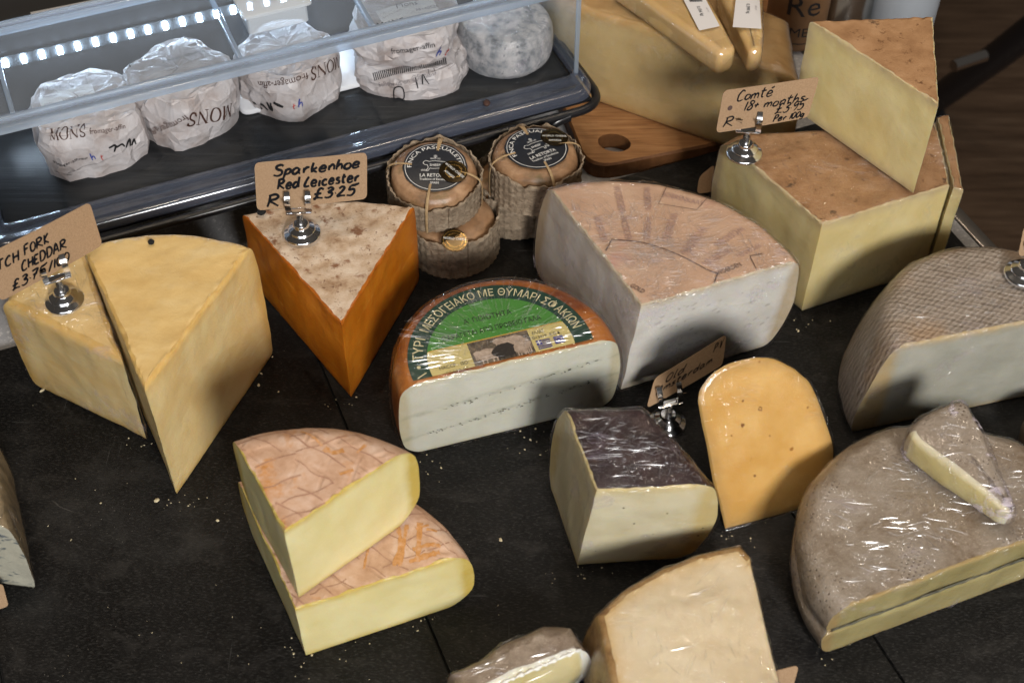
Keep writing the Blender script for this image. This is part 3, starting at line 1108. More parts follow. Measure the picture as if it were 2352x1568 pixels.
def setting():
    # counter frame: s along E1, t along E2, origin on the joint between two slabs
    O = xy(1032, 1543, 0)
    back = (xy(700, 640, 0) - O) @ E2            # far edge of the black slabs
    back = ((xy(0, 815, 0) - O) @ E2 + (xy(1500, 377, 0) - O) @ E2) / 2
    right = (xy(2192, 520, 0) - O) @ E1
    rim = (xy(2236, 532, 0) - O) @ E1

    def W(s_, t_):
        return O + E1 * s_ + E2 * t_
    V, F = prism([W(-1.6, -1.1), W(rim, -1.1), W(rim, 1.05), W(-1.6, 1.05)], -0.05, -0.008, 0.0)
    c = struct('counter', V, F, 'quartz', smooth=False)
    V, F = prism([W(-1.2, back - .93), W(right - .002, back - .93), W(right - .002, back - .002), W(-1.2, back - .002)], -0.0076, -0.005)
    mesh('bedding', V, F, 'joint', c, smooth=False)
    g = 0.0009
    xs = [-0.9 + 0.3 * k for k in range(0, 6)]
    for k in range(len(xs)):
        a = xs[k]; b = min(a + 0.3, right)
        if b - a < 0.02:
            continue
        V, F = prism([W(a + g, back - .93), W(b - g, back - .93), W(b - g, back), W(a + g, back)], -0.005, 0.0, 0.0006)
        mesh('slab', V, F, 'slab', c, sharp=30)
    V, F = prism([W(rim + .001, -1.1), W(rim + 0.014, -1.1), W(rim + 0.014, 1.05), W(rim + .001, 1.05)], -0.045, -0.006, 0.0015)
    mesh('steel_trim', V, F, 'steel', c, sharp=30)
    # floor beyond the counter, far below
    V = np.array([(-5, -5, -0.9), (6, -5, -0.9), (6, 7, -0.9), (-5, 7, -0.9)])
    struct('floor', V, [(0, 1, 2, 3)], 'floor', smooth=False)
    # dark bar of a stool standing beyond the counter
    r = thing('bar_stool', at(2352, 90, -0.9), 'dark metal stool leg slanting across the blurred brown floor, top right', 'stool')
    P = [at(2420, 30, -0.45), at(2290, 130, -0.62), at(2140, 235, -0.86)]
    V, F = tube(P, 0.028, 14)
    mesh('leg', V, F, 'wire', r)
    V, F = lathe([(0.034, 0), (0.034, 0.015), (0.026, 0.02)], P[2] + [0, 0, -0.04], 20)
    mesh('foot', V, F, 'wire', r)
    V, F = tube([at(2190, 152, -0.5), at(2262, 128, -0.5)], 0.010, 10)
    mesh('foot_rest', V, F, 'chrome', r)


setting()


# ================================================================== clear display case with the wrapped cheeses
TA = math.radians(23.0)
T1 = np.array([math.cos(TA), math.sin(TA)]); T2 = np.array([-T1[1], T1[0]])
ZP = 0.080                      # tray plate
ZL = 0.180                      # lid
TO = xy(225, 514, 0.085)


def TW(s_, t_):
    return TO + T1 * s_ + T2 * t_


def st(x, y, z):
    d = xy(x, y, z) - TO
    return d @ T1, d @ T2


def display_case():
    sR = st(1372, 206, 0.085)[0]
    sL = st(-30, 575, 0.085)[0]
    tP = (st(729, 329, 0.082)[1] + st(1313, 172, 0.082)[1]) / 2     # front of plate
    sPR = st(1313, 172, 0.082)[0]
    tF = (st(0, 291, ZL)[1] + st(1240, 5, ZL)[1]) / 2               # front edge of lid
    tB = st(0, 60, ZL)[1] + 0.004                                   # back of lid
    print('CASE', sL, sR, sPR, tP, tF, tB)
    root = thing('display_case', pl(TW(0, 0.1), 0.0), 'clear acrylic display case with black tray and LED strip on a wire stand', 'display case')
    # black plate
    V, F = prism(rounded([TW(sL + .018, tP), TW(sPR, tP), TW(sPR, tB - .004), TW(sL + .018, tB - .004)], .008), ZP - .006, ZP, .0015)
    mesh('tray_plate', V, F, 'plate', root, sharp=30)
    # clear lip: rolled rim around the plate
    outer = rounded([TW(sL, 0), TW(sR, 0), TW(sR, tB + .012), TW(sL, tB + .012)], .022, 10)
    inner = rounded([TW(sL + .018, tP), TW(sPR, tP), TW(sPR, tB - .003), TW(sL + .018, tB - .003)], .008, 10)
    n = len(outer)
    prof = [(0.0, ZP - .004), (0.0, ZP + .003), (.12, ZP + .006), (.3, ZP + .0065), (.42, ZP + .004), (.7, ZP + .0045), (.88, ZP + .006), (1.0, ZP + .002)]
    V = [(*(o + (i - o) * k), z) for k, z in prof for o, i in zip(outer, inner)]
    F = [(j * n + i, j * n + (i + 1) % n, (j + 1) * n + (i + 1) % n, (j + 1) * n + i) for j in range(len(prof) - 1) for i in range(n)]
    mesh('tray_rim', np.array(V), F, 'rim', root, sharp=60)
    V, F = prism([TW(sL + .004, .003), TW(sR - .004, .003), TW(sR - .004, tB + .008), TW(sL + .004, tB + .008)], ZP - .009, ZP - .0065)
    mesh('tray_base', V, F, 'wire', root, smooth=False)
    # wire stand: a ring under the rim and bent legs
    ring = [pl(p, ZP - .010) for p in rounded([TW(sL - .004, -.006), TW(sR + .006, -.006), TW(sR + .006, tB + .018), TW(sL - .004, tB + .018)], .03, 10)]
    V, F = tube(ring, .0045, 10, closed=True)
    mesh('wire_ring', V, F, 'wire', root)
    for s_, t_ in ((sR - .052, -.006), (sL + .06, -.006), (sR - .052, tB + .018), (sL + .06, tB + .018)):
        V, F = tube(smooth_path([pl(TW(s_ + .02, t_), ZP - .012), pl(TW(s_ + .004, t_), ZP - .016), pl(TW(s_, t_), ZP - .03), pl(TW(s_, t_), -.008)], 5), .0055, 10)
        mesh('leg', V, F, 'wire', root)
    # cover: top sheet with raised borders, end walls, back wall
    sa, sb = sL + .012, sPR + .002
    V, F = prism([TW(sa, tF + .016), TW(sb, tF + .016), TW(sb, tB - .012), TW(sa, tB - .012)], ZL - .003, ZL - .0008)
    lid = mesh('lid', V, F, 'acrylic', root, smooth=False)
    for (t0, t1, dz) in ((tF - .001, tF + .0055, 0), (tF + .0125, tF + .0165, .0), (tB - .0135, tB - .0105, 0), (tB - .0035, tB, 0)):
        V, F = prism([TW(sa, t0), TW(sb, t0), TW(sb, t1), TW(sa, t1)], ZL - .0045, ZL + .0025 + dz, .0012)
        mesh('border', V, F, 'acrylic_edge', lid, sharp=30)
    for t0, t1 in ((tF + .0055, tF + .0125), (tB - .0105, tB - .0035)):
        V, F = prism([TW(sa, t0 + .0002), TW(sb, t0 + .0002), TW(sb, t1 - .0002), TW(sa, t1 - .0002)], ZL - .0015, ZL + .0006)
        mesh('flange', V, F, 'acrylic_lip', lid, smooth=False)
    for px_, py_ in ((20, 250), (545, 132), (852, 62)):
        s_ = st(px_, py_, ZL)[0]
        V, F = prism([TW(s_, tF + .0167), TW(s_ + .004, tF + .0167), TW(s_ + .004, tB - .0137), TW(s_, tB - .0137)], ZL - .0045, ZL + .0025, .0012)
        mesh('divider', V, F, 'acrylic_edge', lid, sharp=30)
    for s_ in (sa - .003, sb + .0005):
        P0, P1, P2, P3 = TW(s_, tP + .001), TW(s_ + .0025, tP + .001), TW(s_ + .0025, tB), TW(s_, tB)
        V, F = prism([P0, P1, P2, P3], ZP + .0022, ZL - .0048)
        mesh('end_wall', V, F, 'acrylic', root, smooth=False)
        V, F = prism([TW(s_ - .0008, tP - .0015), TW(s_ + .0033, tP - .0015), TW(s_ + .0033, tP + .0006), TW(s_ - .0008, tP + .0006)], ZP + .0022, ZL - .0048, .0006)
        mesh('edge_strip', V, F, 'acrylic_edge', root, sharp=30)
    V, F = prism([TW(sa, tB + .001), TW(sb, tB + .001), TW(sb, tB + .004), TW(sa, tB + .004)], ZP + .004, ZL - .006)
    mesh('back_wall', V, F, 'dark_panel', root, smooth=False)
    # LED tape along the back wall
    s0 = st(13, 146, .14)[0]; s1 = st(455, 35, .14)[0]
    step = (s1 - s0) / 11
    V, F = prism([TW(sa + .01, tB - .0012), TW(sb - .01, tB - .0012), TW(sb - .01, tB + .0008), TW(sa + .01, tB + .0008)], .134, .146)
    led = mesh('led_strip', V, F, 'led_strip', root, smooth=False)
    k = -2
    cell = None
    while s0 + k * step < sb - .012:
        s_ = s0 + k * step; k += 1
        if s_ < sa + .012:
            continue
        V, F = prism([TW(s_ - .0022, tB - .0034), TW(s_ + .0022, tB - .0034), TW(s_ + .0022, tB - .0014), TW(s_ - .0022, tB - .0014)], .1365, .1435)
        mesh('led', V, F, 'led', led, smooth=False)
    # white tray insert with a frosted tub, behind the middle pane
    wt = thing('white_serving_tray', pl(TW(st(650, 110, .085)[0], tB - .05), ZP), 'white plastic serving tray under the middle lid pane', 'tray')
    a0, a1 = st(500, 140, .085)[0], st(850, 70, .085)[0]
    V, F = prism(rounded([TW(a0, tP + .064), TW(a1, tP + .064), TW(a1, tB - .006), TW(a0, tB - .006)], .01), ZP + .0006, ZP + .006, .002)
    mesh('tray_sheet', V, F, 'white_plastic', wt, sharp=30)
    fr = thing('frosted_handle', pl(TW(st(635, 50, ZL)[0], (tF + tB) / 2), ZL), 'frosted clear plastic grip box standing on the middle of the display case lid', 'handle')
    b0, b1 = st(575, 92, ZL)[0], st(712, 58, ZL)[0]
    ty = (st(575, 92, ZL)[1] + st(712, 58, ZL)[1]) / 2
    V, F = prism(rounded([TW(b0, ty), TW(b1, ty), TW(b1, ty + .034), TW(b0, ty + .034)], .004), ZL + .0028, ZL + .022, .003)
    mesh('grip_body', V, F, 'frosted', fr, sharp=30)
    V, F = prism(rounded([TW(b0 - .004, ty - .004), TW(b1 + .004, ty - .004), TW(b1 + .004, ty + .038), TW(b0 - .004, ty + .038)], .005), ZL + .0222, ZL + .026, .0015)
    mesh('grip_top', V, F, 'frosted', fr, sharp=30)
    V, F = lathe([(.0055, 0), (.0055, .001), (.004, .0016), (.0, .0016)], pl(TW((b0 + b1) / 2, ty + .018), ZL + .0262), 20)
    mesh('screw_cap', V, F, 'led_strip', fr)
    # white bar and grey back shelf behind the case
    rb = thing('white_edged_shelf', pl(xy(60, 20, 0.06), -.008), 'dark shelf with a white front edge behind the display case, top left', 'shelf')
    c0, c1 = xy(70, 32, .10), xy(520, -58, .10)
    V, F = prism([c0 + T2 * .003 - T1 * .3, c1 + T2 * .003 + T1 * .25, c1 + T2 * .3 + T1 * .25, c0 + T2 * .3 - T1 * .3], .09, .1, .001)
    mesh('shelf_board', V, F, 'dark_panel', rb, sharp=30)
    V, F = prism([c0 - T2 * .003, c1 - T2 * .003, c1 + T2 * .0025, c0 + T2 * .0025], .0895, .1005, .001)
    mesh('white_edge', V, F, 'white_plastic', rb, sharp=30)
    for cc in (c0 + T2 * .05 + T1 * .02, c1 + T2 * .05 - T1 * .02, c0 + T2 * .2 + T1 * .02, c1 + T2 * .2 - T1 * .02):
        V, F = box(pl(cc, -.008), .02, .02, .097, TA)
        mesh('bracket', V, F, 'dark_panel', rb, smooth=False)


display_case()


def cast(bvh, x, y):
    d = at(x, y, 0.0) - CAM
    h = bvh.ray_cast(Vector(CAM), Vector(d / np.linalg.norm(d)), 5.0)
    return (np.array(h[0]), np.array(h[1])) if h[0] is not None else (None, None)


def decal(name, root, bvh, V2, F, p0, p1, mat, lift=.0009, lim=.003, normal=None, squash=1.0):
    """lettering (its own units) laid on a surface so that its baseline runs from picture point p0 to p1"""
    if len(V2) == 0:
        return
    a, na = cast(bvh, *p0); b, nb = cast(bvh, *p1)
    if a is None or b is None:
        print('decal miss', name, p0, p1); return
    n = (na + nb) if normal is None else np.asarray(normal, float)
    n = n / np.linalg.norm(n)
    u = (b - a) - n * ((b - a) @ n)
    L = np.linalg.norm(u); u = u / L
    v = np.cross(n, u)
    W = V2[:, 0].max()
    k = L / W
    r = conform(V2 * k * [1, squash], F, a, u, v, n, bvh, lift, lim)
    if r is None:
        print('decal lost', name); return
    mesh(name, r[0], r[1], mat, root, smooth=False)


def paper_cheese(name, label, x, yb, r, h, seed, sx=1.0, z0=ZP, group='paper-wrapped cheeses in the display case', lump=.0022, turn=0.0, mat='paper',
                 fold=.0016, flare=.0):
    f = at(x, yb, z0)
    c = f + np.array([0, r * 0.98, 0])
    root = thing(name, c, label, 'cheese', group)
    crisp = mat == 'paper'
    N = 46 if crisp else 150
    nb, ns, nc = (2, 8, 9) if crisp else (8, 22, 24)
    prof = []
    for k in range(nb):
        prof.append((r * (k / nb) * .97 + .0004, 0.0))
    for k in range(ns):
        t = k / (ns - 1)
        rr = r * (1 - .09 * (2 * abs(t - .5)) ** 3.0) * (1 + flare * (1 - t) ** 3)
        prof.append((rr, h * .93 * t))
    for k in range(1, nc):
        q = k / (nc - 1)
        rr = r * .91 * math.cos(q * PI / 2) ** 0.45
        prof.append((max(rr, 0.0004), h * (.93 + .07 * math.sin(q * PI / 2))))
    V, F = lathe(prof, (0, 0, 0), N)
    V[:, 0] *= sx
    if mat == 'paper':
        an = np.arctan2(V[:, 1], V[:, 0]); ph = seed * 1.3
        lob = 1 + .065 * np.cos(4 * an + .4 * ph) + .022 * np.cos(7 * an + 2 * ph) + .012 * np.cos(13 * an + ph)
        hem = np.clip(1 - V[:, 2] / .007, 0, 1) * (V[:, 2] >= 0) * (np.linalg.norm(V[:, :2], axis=1) > r * .9)
        lob = lob + hem * (.05 + .05 * vnoise(np.column_stack([np.cos(an), np.sin(an), an * 0 + seed]), 5.0, seed))
        V[:, :2] *= lob[:, None]
    ca, sa = math.cos(turn), math.sin(turn)
    V[:, :2] = V[:, :2] @ np.array([[ca, sa], [-sa, ca]])
    top = np.clip(V[:, 2] / .006, 0, 1)[:, None]
    P = V + seed * 3.1
    lowf = np.column_stack([fbm(P, 24.0, seed + q, 2) for q in range(3)])
    # crumples: creased ridges running mostly up and down
    Q = P * np.array([1, 1, .45])
    crease = ridge(Q, 26.0, seed + 9, 4)
    rad = V[:, :2] / np.maximum(np.linalg.norm(V[:, :2], axis=1), 1e-4)[:, None]
    V = V + lowf * lump * top * np.array([1, 1, .35])
    V[:, :2] += rad * (crease * fold)[:, None]
    V[:, 2] += (crease * fold * .45) * top[:, 0]
    if crisp:
        rj = np.random.default_rng(seed)
        V = V + rj.normal(0, 1, V.shape) * np.array([.0008, .0008, .0006]) * top
        tri = []
        for q in F:
            if len(q) == 4:
                tri += [(q[0], q[1], q[2]), (q[0], q[2], q[3])] if rj.random() < .5 else [(q[1], q[2], q[3]), (q[1], q[3], q[0])]
            else:
                tri.append(q)
        F = tri
    V[:, 2] = np.maximum(V[:, 2], 0.0)
    V = V + c
    mesh('wrapper', V, F, mat, root, sharp=20 if crisp else 50)
    return root, BVHTree.FromPolygons([Vector(v) for v in V], [tuple(q) for q in F])


def flap(root, bvh, px):
    """a folded-over corner of the wrapping paper"""
    P = [cast(bvh, *p) for p in px]
    if any(p is None for p, _ in P):
        print('flap miss', px); return
    n = np.sum([q for _, q in P], 0); n /= np.linalg.norm(n)
    o = P[0][0]
    u = P[1][0] - o; u -= n * (u @ n); u /= np.linalg.norm(u); v = np.cross(n, u)
    V2 = np.array([[(p - o) @ u, (p - o) @ v] for p, _ in P])
    r = conform(V2, [tuple(range(len(P)))], o, u, v, n, bvh, .0013, .006)
    if r is None:
        return
    V, F = r
    V = V + np.column_stack([vnoise(V, 120.0, q) for q in range(3)]) * .0004
    m = len(V)
    VV = np.vstack([V, V - n * .0012])
    mesh('paper_flap', VV, list(F) + [tuple(i + m for i in f[::-1]) for f in F], 'paper', root, sharp=40)


def wrapped():
    mv, mf, _ = serif_word('MONS')
    ft = lambda s: TXT[s][:2]
    G = [('S', 0)]
    # 1: leftmost
    r1, b1 = paper_cheese('wrapped_cheese', 'white paper-wrapped cheese printed MONS, leftmost in the display case', 192, 411, .050, .050, 3, sx=1.02)
    decal('lettering', r1, b1, mv, mf, (116, 322), (198, 313), 'ink_brown', squash=1.0)
    decal('lettering', r1, b1, *ft('fromager-affin'), (206, 307), (288, 294), 'ink_brown', squash=1.1)
    decal('lettering', r1, b1, *ft('fromager-affineur'), (124, 372), (204, 364), 'ink_black', squash=1.1)
    v, f_ = pen(hand('h', 0, 0, 1) , .14); decal('mark', r1, b1, v, f_, (212, 368), (222, 364), 'ink_blue')
    v, f_ = pen(hand('t', 0, 0, 1), .12); decal('mark', r1, b1, v, f_, (232, 368), (240, 364), 'ink_red')
    v, f_ = pen([[(0, .4), (.3, .55), (.5, .4), (.8, .5), (1, .3)], [(.4, .5), (.35, .1)], [(1.1, .2), (1.3, .7), (1.4, .2)], [(1.5, .2), (1.6, .6), (1.75, .25)]], .12)
    decal('drawing', r1, b1, v, f_, (248, 352), (312, 338), 'ink_black')
    lab = [np.array(p) for p in ((0, 0), (1, 0), (1, .42), (0, .42))]
    decal('paper_label', r1, b1, np.array(lab), [(0, 1, 2, 3)], (98, 256), (222, 224), 'label_white', lift=.0006)
    decal('label_print', r1, b1, *ft('Mons'), (100, 212), (142, 203), 'ink_grey', lift=.0011)
    decal('label_print', r1, b1, *ft('Product'), (100, 228), (132, 222), 'ink_grey', lift=.0011)
    decal('label_print', r1, b1, *ft('Traditional Raw Cows Milk Cheese'), (102, 244), (206, 220), 'ink_grey', lift=.0011)
    flap(r1, b1, ((120, 392), (236, 374), (290, 338), (296, 362), (232, 392)))
    # 2
    r2, b2 = paper_cheese('wrapped_cheese', 'tall white paper-wrapped cheese with upside-down MONS print, second from the left in the case', 412, 343, .0485, .056, 11)
    decal('lettering', r2, b2, mv, mf, (532, 236), (434, 262), 'ink_brown', squash=1.0)
    decal('lettering', r2, b2, *ft('fromager-affineur'), (426, 262), (318, 288), 'ink_brown', squash=1.1)
    decal('lettering', r2, b2, *ft('fromager-affineur'), (470, 116), (372, 142), 'ink_grey', squash=1.1)
    decal('lettering', r2, b2, *ft('affineur'), (500, 168), (430, 182), 'ink_grey', squash=1.1)
    v, f_ = pen([[(0, .2), (.2, .5), (.4, .1)], [(.2, .5), (.6, .6)]], .12); decal('drawing', r2, b2, v, f_, (290, 160), (305, 158), 'ink_black')
    flap(r2, b2, ((336, 256), (346, 318), (318, 296), (320, 252)))
    # 3
    r3, b3 = paper_cheese('wrapped_cheese', 'white paper-wrapped cheese half hidden by the lid edge, third from the left in the case', 656, 277, .0465, .050, 23)
    decal('lettering', r3, b3, *ft('fromager-affin'), (706, 166), (592, 186), 'ink_brown', squash=1.1)
    decal('lettering', r3, b3, mv[:, :2], mf, (775, 128), (712, 158), 'ink_brown')
    v, f_ = pen([[(0, .2), (.2, .6), (.4, .1)], [(.5, .6), (.9, .1)], [(1.1, .5), (1.2, .1), (1.4, .5)], [(1.6, .5), (1.9, .1)]], .15)
    decal('drawing', r3, b3, v, f_, (592, 256), (656, 248), 'ink_black')
    v, f_ = pen(hand('t', 0, 0, 1), .12); decal('mark', r3, b3, v, f_, (672, 250), (680, 247), 'ink_red')
    v, f_ = pen(hand('h', 0, 0, 1), .14); decal('mark', r3, b3, v, f_, (684, 247), (696, 243), 'ink_blue')
    flap(r3, b3, ((580, 200), (604, 214), (600, 250), (580, 236)))
    # 4: a flat packet carrying another
    r4, b4 = paper_cheese('wrapped_packet', 'flat white paper packet with barcode stripes, under another packet in the case', 940, 227, .0545, .027, 31, flare=.05, fold=.0026)
    bars = join([ribbon([(i * .028, 0), (i * .028, .11)], .014) for i in range(38)])
    decal('barcode', r4, b4, *bars, (862, 186), (1026, 148), 'ink_black')
    decal('lettering', r4, b4, *ft('follow us on @finnians'), (872, 198), (1002, 168), 'ink_grey', squash=1.2)
    v, f_ = pen([[(0, 0), (.3, .6), (.7, .5), (.5, -.1), (0, 0)], [(1.4, .2), (1.5, .8)], [(1.7, .3), (1.9, .8), (2.0, .2)]], .06)
    decal('drawing', r4, b4, v, f_, (905, 224), (990, 200), 'ink_black')
    r5, b5 = paper_cheese('wrapped_packet', 'white paper packet with printed batch label, lying on the barcode packet in the case', 926, 158, .0515, .034, 43, z0=ZP + .027)
    decal('paper_label', r5, b5, np.array(lab), [(0, 1, 2, 3)], (880, 58), (1010, 26), 'label_white', lift=.0006)
    decal('label_print', r5, b5, *ft('Mons'), (912, 22), (960, 12), 'ink_grey', lift=.0011)
    decal('label_print', r5, b5, *ft('13140526'), (958, 28), (1008, 18), 'ink_grey', lift=.0011)
    decal('lettering', r5, b5, mv, mf, (868, 66), (930, 52), 'ink_black')
    decal('lettering', r5, b5, *ft('fromager-affin'), (900, 124), (1000, 108), 'ink_black', squash=1.1)
    v, f_ = pen(hand('h', 0, 0, 1), .14); decal('mark', r5, b5, v, f_, (1000, 130), (1010, 127), 'ink_blue')
    v, f_ = pen(hand('t', 0, 0, 1), .12); decal('mark', r5, b5, v, f_, (1018, 128), (1026, 125), 'ink_red')
    # 5: soft white-mould cheese in film
    M['mould'] = rind_mat('white_mould_rind', [(0.09, 0.105, 0.12), (0.30, 0.32, 0.34), (0.48, 0.48, 0.49), (0.56, 0.56, 0.56)], 70.0, 6, 0.5,
                          spots=[(150.0, .60, .70, (0.10, 0.12, 0.14))], bump=.8)
    r6, b6 = paper_cheese('soft_round_cheese', 'round grey-white mould-rind cheese at the right end of the display case', 1158, 185, .0445, .044, 57, sx=1.04, lump=.002, mat='mould',
                          fold=.0007, group=None)
    r6.children[0].name = 'rind'
    me = r6.children[0].data
    V = np.array([v.co for v in me.vertices])
    nr = np.array([v.normal for v in me.vertices])
    M['film_r'] = film_mat('film_on_round', (0, 0, .4), .10, .12)
    mesh('cling_film', V + nr * .0008 + np.array(r6.location), [tuple(p.vertices) for p in me.polygons][: -1], 'film_r', r6, sharp=60)


wrapped()


# ================================================================== price cards and clip stands
def clip_stand(x, y, z, label, az=0.0, s=1.0):
    c = at(x, y, z)
    root = thing('card_clip', c, label, 'card holder', 'chrome card clips')
    pr = [(.0, .0), (.0150, .0), (.0162, .0008), (.0162, .0020), (.0150, .0034), (.0118, .0050), (.0112, .0058), (.0116, .0068), (.0108, .0082),
          (.0072, .0098), (.0066, .0108), (.0068, .0118), (.0060, .0130), (.0, .0136)]
    V, F = lathe([(r * s, q * s) for r, q in pr], c, 44)
    mesh('base', V, F, 'chrome', root, sharp=50)
    V, F = lathe([(.0034 * s, .0128 * s), (.0034 * s, .024 * s), (.0040 * s, .0245 * s), (.0040 * s, .0262 * s), (.0, .0264 * s)], c, 20)
    mesh('stem', V, F, 'chrome', root, sharp=50)
    e = np.array([math.cos(az), math.sin(az), 0]); f = np.array([-e[1], e[0], 0])
    up = np.array([0, 0, 1.0])

    def band(path, w, dirw):
        V = []; F = []
        th = .0005
        P = smooth_path(path, 5)
        for p in P:
            for q in (-w / 2, w / 2):
                V += [p + dirw * q - f * th, p + dirw * q + f * th]
        for i in range(len(P) - 1):
            a = 4 * i; b = a + 4
            F += [(a, a + 2, b + 2, b), (a + 1, b + 1, b + 3, a + 3), (a, b, b + 1, a + 1), (a + 2, a + 3, b + 3, b + 2)]
        return np.array(V), F
    V, F = band([c + up * .026 * s - e * .0105 * s, c + up * .0262 * s - e * .005 * s, c + up * .0266 * s, c + up * .0262 * s + e * .005 * s, c + up * .026 * s + e * .0105 * s], .006 * s, f)
    V, F = prism([c[:2] + e[:2] * a * .0105 * s + f[:2] * b * .0035 * s for a, b in ((-1, -1), (1, -1), (1, 1), (-1, 1))], c[2] + .0255 * s, c[2] + .027 * s, .0004)
    mesh('cross_bar', V, F, 'chrome', root, sharp=30)
    for sg in (-1, 1):
        for side in (-1, 1):
            b0 = c + e * sg * .0086 * s + f * side * .0014
            path = [b0 + up * .0268 * s, b0 + up * .031 * s - f * side * .0006, b0 + up * .036 * s - f * side * .0002, b0 + up * .040 * s + f * side * .0022 * s, b0 + up * .0425 * s + f * side * .0048 * s]
            V, F = band(path, .0046 * s, e)
            mesh('jaw', V, F, 'chrome', root, sharp=50)
    return root


def card(label, TL, TR, BR, BL, zb, lean, words, seed=1, penw=.0016, zbr=None, hole=None):
    bl, br = at(*BL, zb), at(*BR, zb if zbr is None else zbr)
    u = br - bl; u[2] = 0
    u = u / np.linalg.norm(u)
    nb = np.array([-u[1], u[0], 0])
    if nb[1] < 0:
        nb = -nb

    def top(P, b):
        best = min(np.linspace(zb + .01, zb + .16, 600), key=lambda z: abs((at(*P, z) - b) @ nb - lean))
        return at(*P, best)
    tl, tr = top(TL, bl), top(TR, br)
    W = np.linalg.norm(br - bl); H = np.linalg.norm(tl - bl)

    def f(u_, v_):
        p = (bl * (1 - u_) + br * u_) * (1 - v_) + (tl * (1 - u_) + tr * u_) * v_
        return p
    nrm = np.cross(br - bl, tl - bl); nrm = nrm / np.linalg.norm(nrm)
    if nrm @ (CAM - f(.5, .5)) < 0:
        nrm = -nrm
    out = rounded([(0, 0), (W, 0), (W, H), (0, H)], .004, 5)
    N = len(out)
    bow = lambda u_, v_: math.sin(PI * u_) * .0012
    V = [f(p[0] / W, p[1] / H) + nrm * bow(p[0] / W, 0) for p in out] + [f(p[0] / W, p[1] / H) + nrm * (bow(p[0] / W, 0) - .0006) for p in out]
    cf = len(V)
    # fan of strips so that the bow is kept
    V = []; F = []
    nx = 14
    g = lambda i, top_: None
    cols = []
    for i in range(nx + 1):
        x = W * i / nx
        e = min(x, W - x); r = .004
        dy = 0 if e >= r else r - math.sqrt(max(r * r - (r - e) ** 2, 0))
        cols.append((x, dy, H - dy))
    # denser at the rounded ends
    xs = [0, .0006, .0015, .003] + list(np.linspace(.006, W - .006, nx)) + [W - .003, W - .0015, W - .0006, W]
    for d in (0, -.0006):
        for x in xs:
            e = min(x, W - x); r = .0042
            dy = 0 if e >= r else r - math.sqrt(max(r * r - (r - e) ** 2, 0))
            V += [f(x / W, dy / H) + nrm * (bow(x / W, 0) + d), f(x / W, 1 - dy / H) + nrm * (bow(x / W, 0) + d)]
    m = len(xs)
    for i in range(m - 1):
        a = 2 * i
        F.append((a, a + 2, a + 3, a + 1))
        b = a + 2 * m
        F.append((b, b + 1, b + 3, b + 2))
        F.append((a, b, b + 2, a + 2)); F.append((a + 1, a + 3, b + 3, b + 1))
    F.append((0, 1, 2 * m + 1, 2 * m)); F.append((2 * m - 2, 4 * m - 2, 4 * m - 1, 2 * m - 1))
    c = (bl + br) / 2
    root = thing('price_card', c, label, 'price card', 'kraft price cards')
    mesh('card', np.array(V), F, 'kraft', root, sharp=30)
    for i, (s, u0, v0, sz, u1) in enumerate(words):
        strokes = hand(s, u0 * W, v0 * H, sz * H, u1 * W if u1 else None, seed=seed * 7 + i)
        v2, f2 = pen(strokes, penw, seed=i)
        V3 = np.array([f(p[0] / W, p[1] / H) + nrm * (bow(p[0] / W, 0) + .00035) for p in v2])
        mesh('handwriting', V3, f2, 'marker', root, smooth=False)
    if hole:
        P = [(hole[0] * W + .0022 * math.cos(a), hole[1] * H + .0022 * math.sin(a)) for a in np.linspace(0, 2 * PI, 16, endpoint=False)]
        mesh('dot', np.array([f(p[0] / W, p[1] / H) + nrm * (bow(p[0] / W, 0) + .00035) for p in P]), [tuple(range(16))], 'ink_brown', root, smooth=False)
    return root


# ================================================================== cheeses
def wedge(A, R, L, arc, z):
    """corner points of a wheel wedge from picture points at height z; circle through the arc points"""
    c, r = circ([xy(*p, z) for p in arc])
    return [xy(*A, z), xy(*R, z), xy(*L, z)], c, r


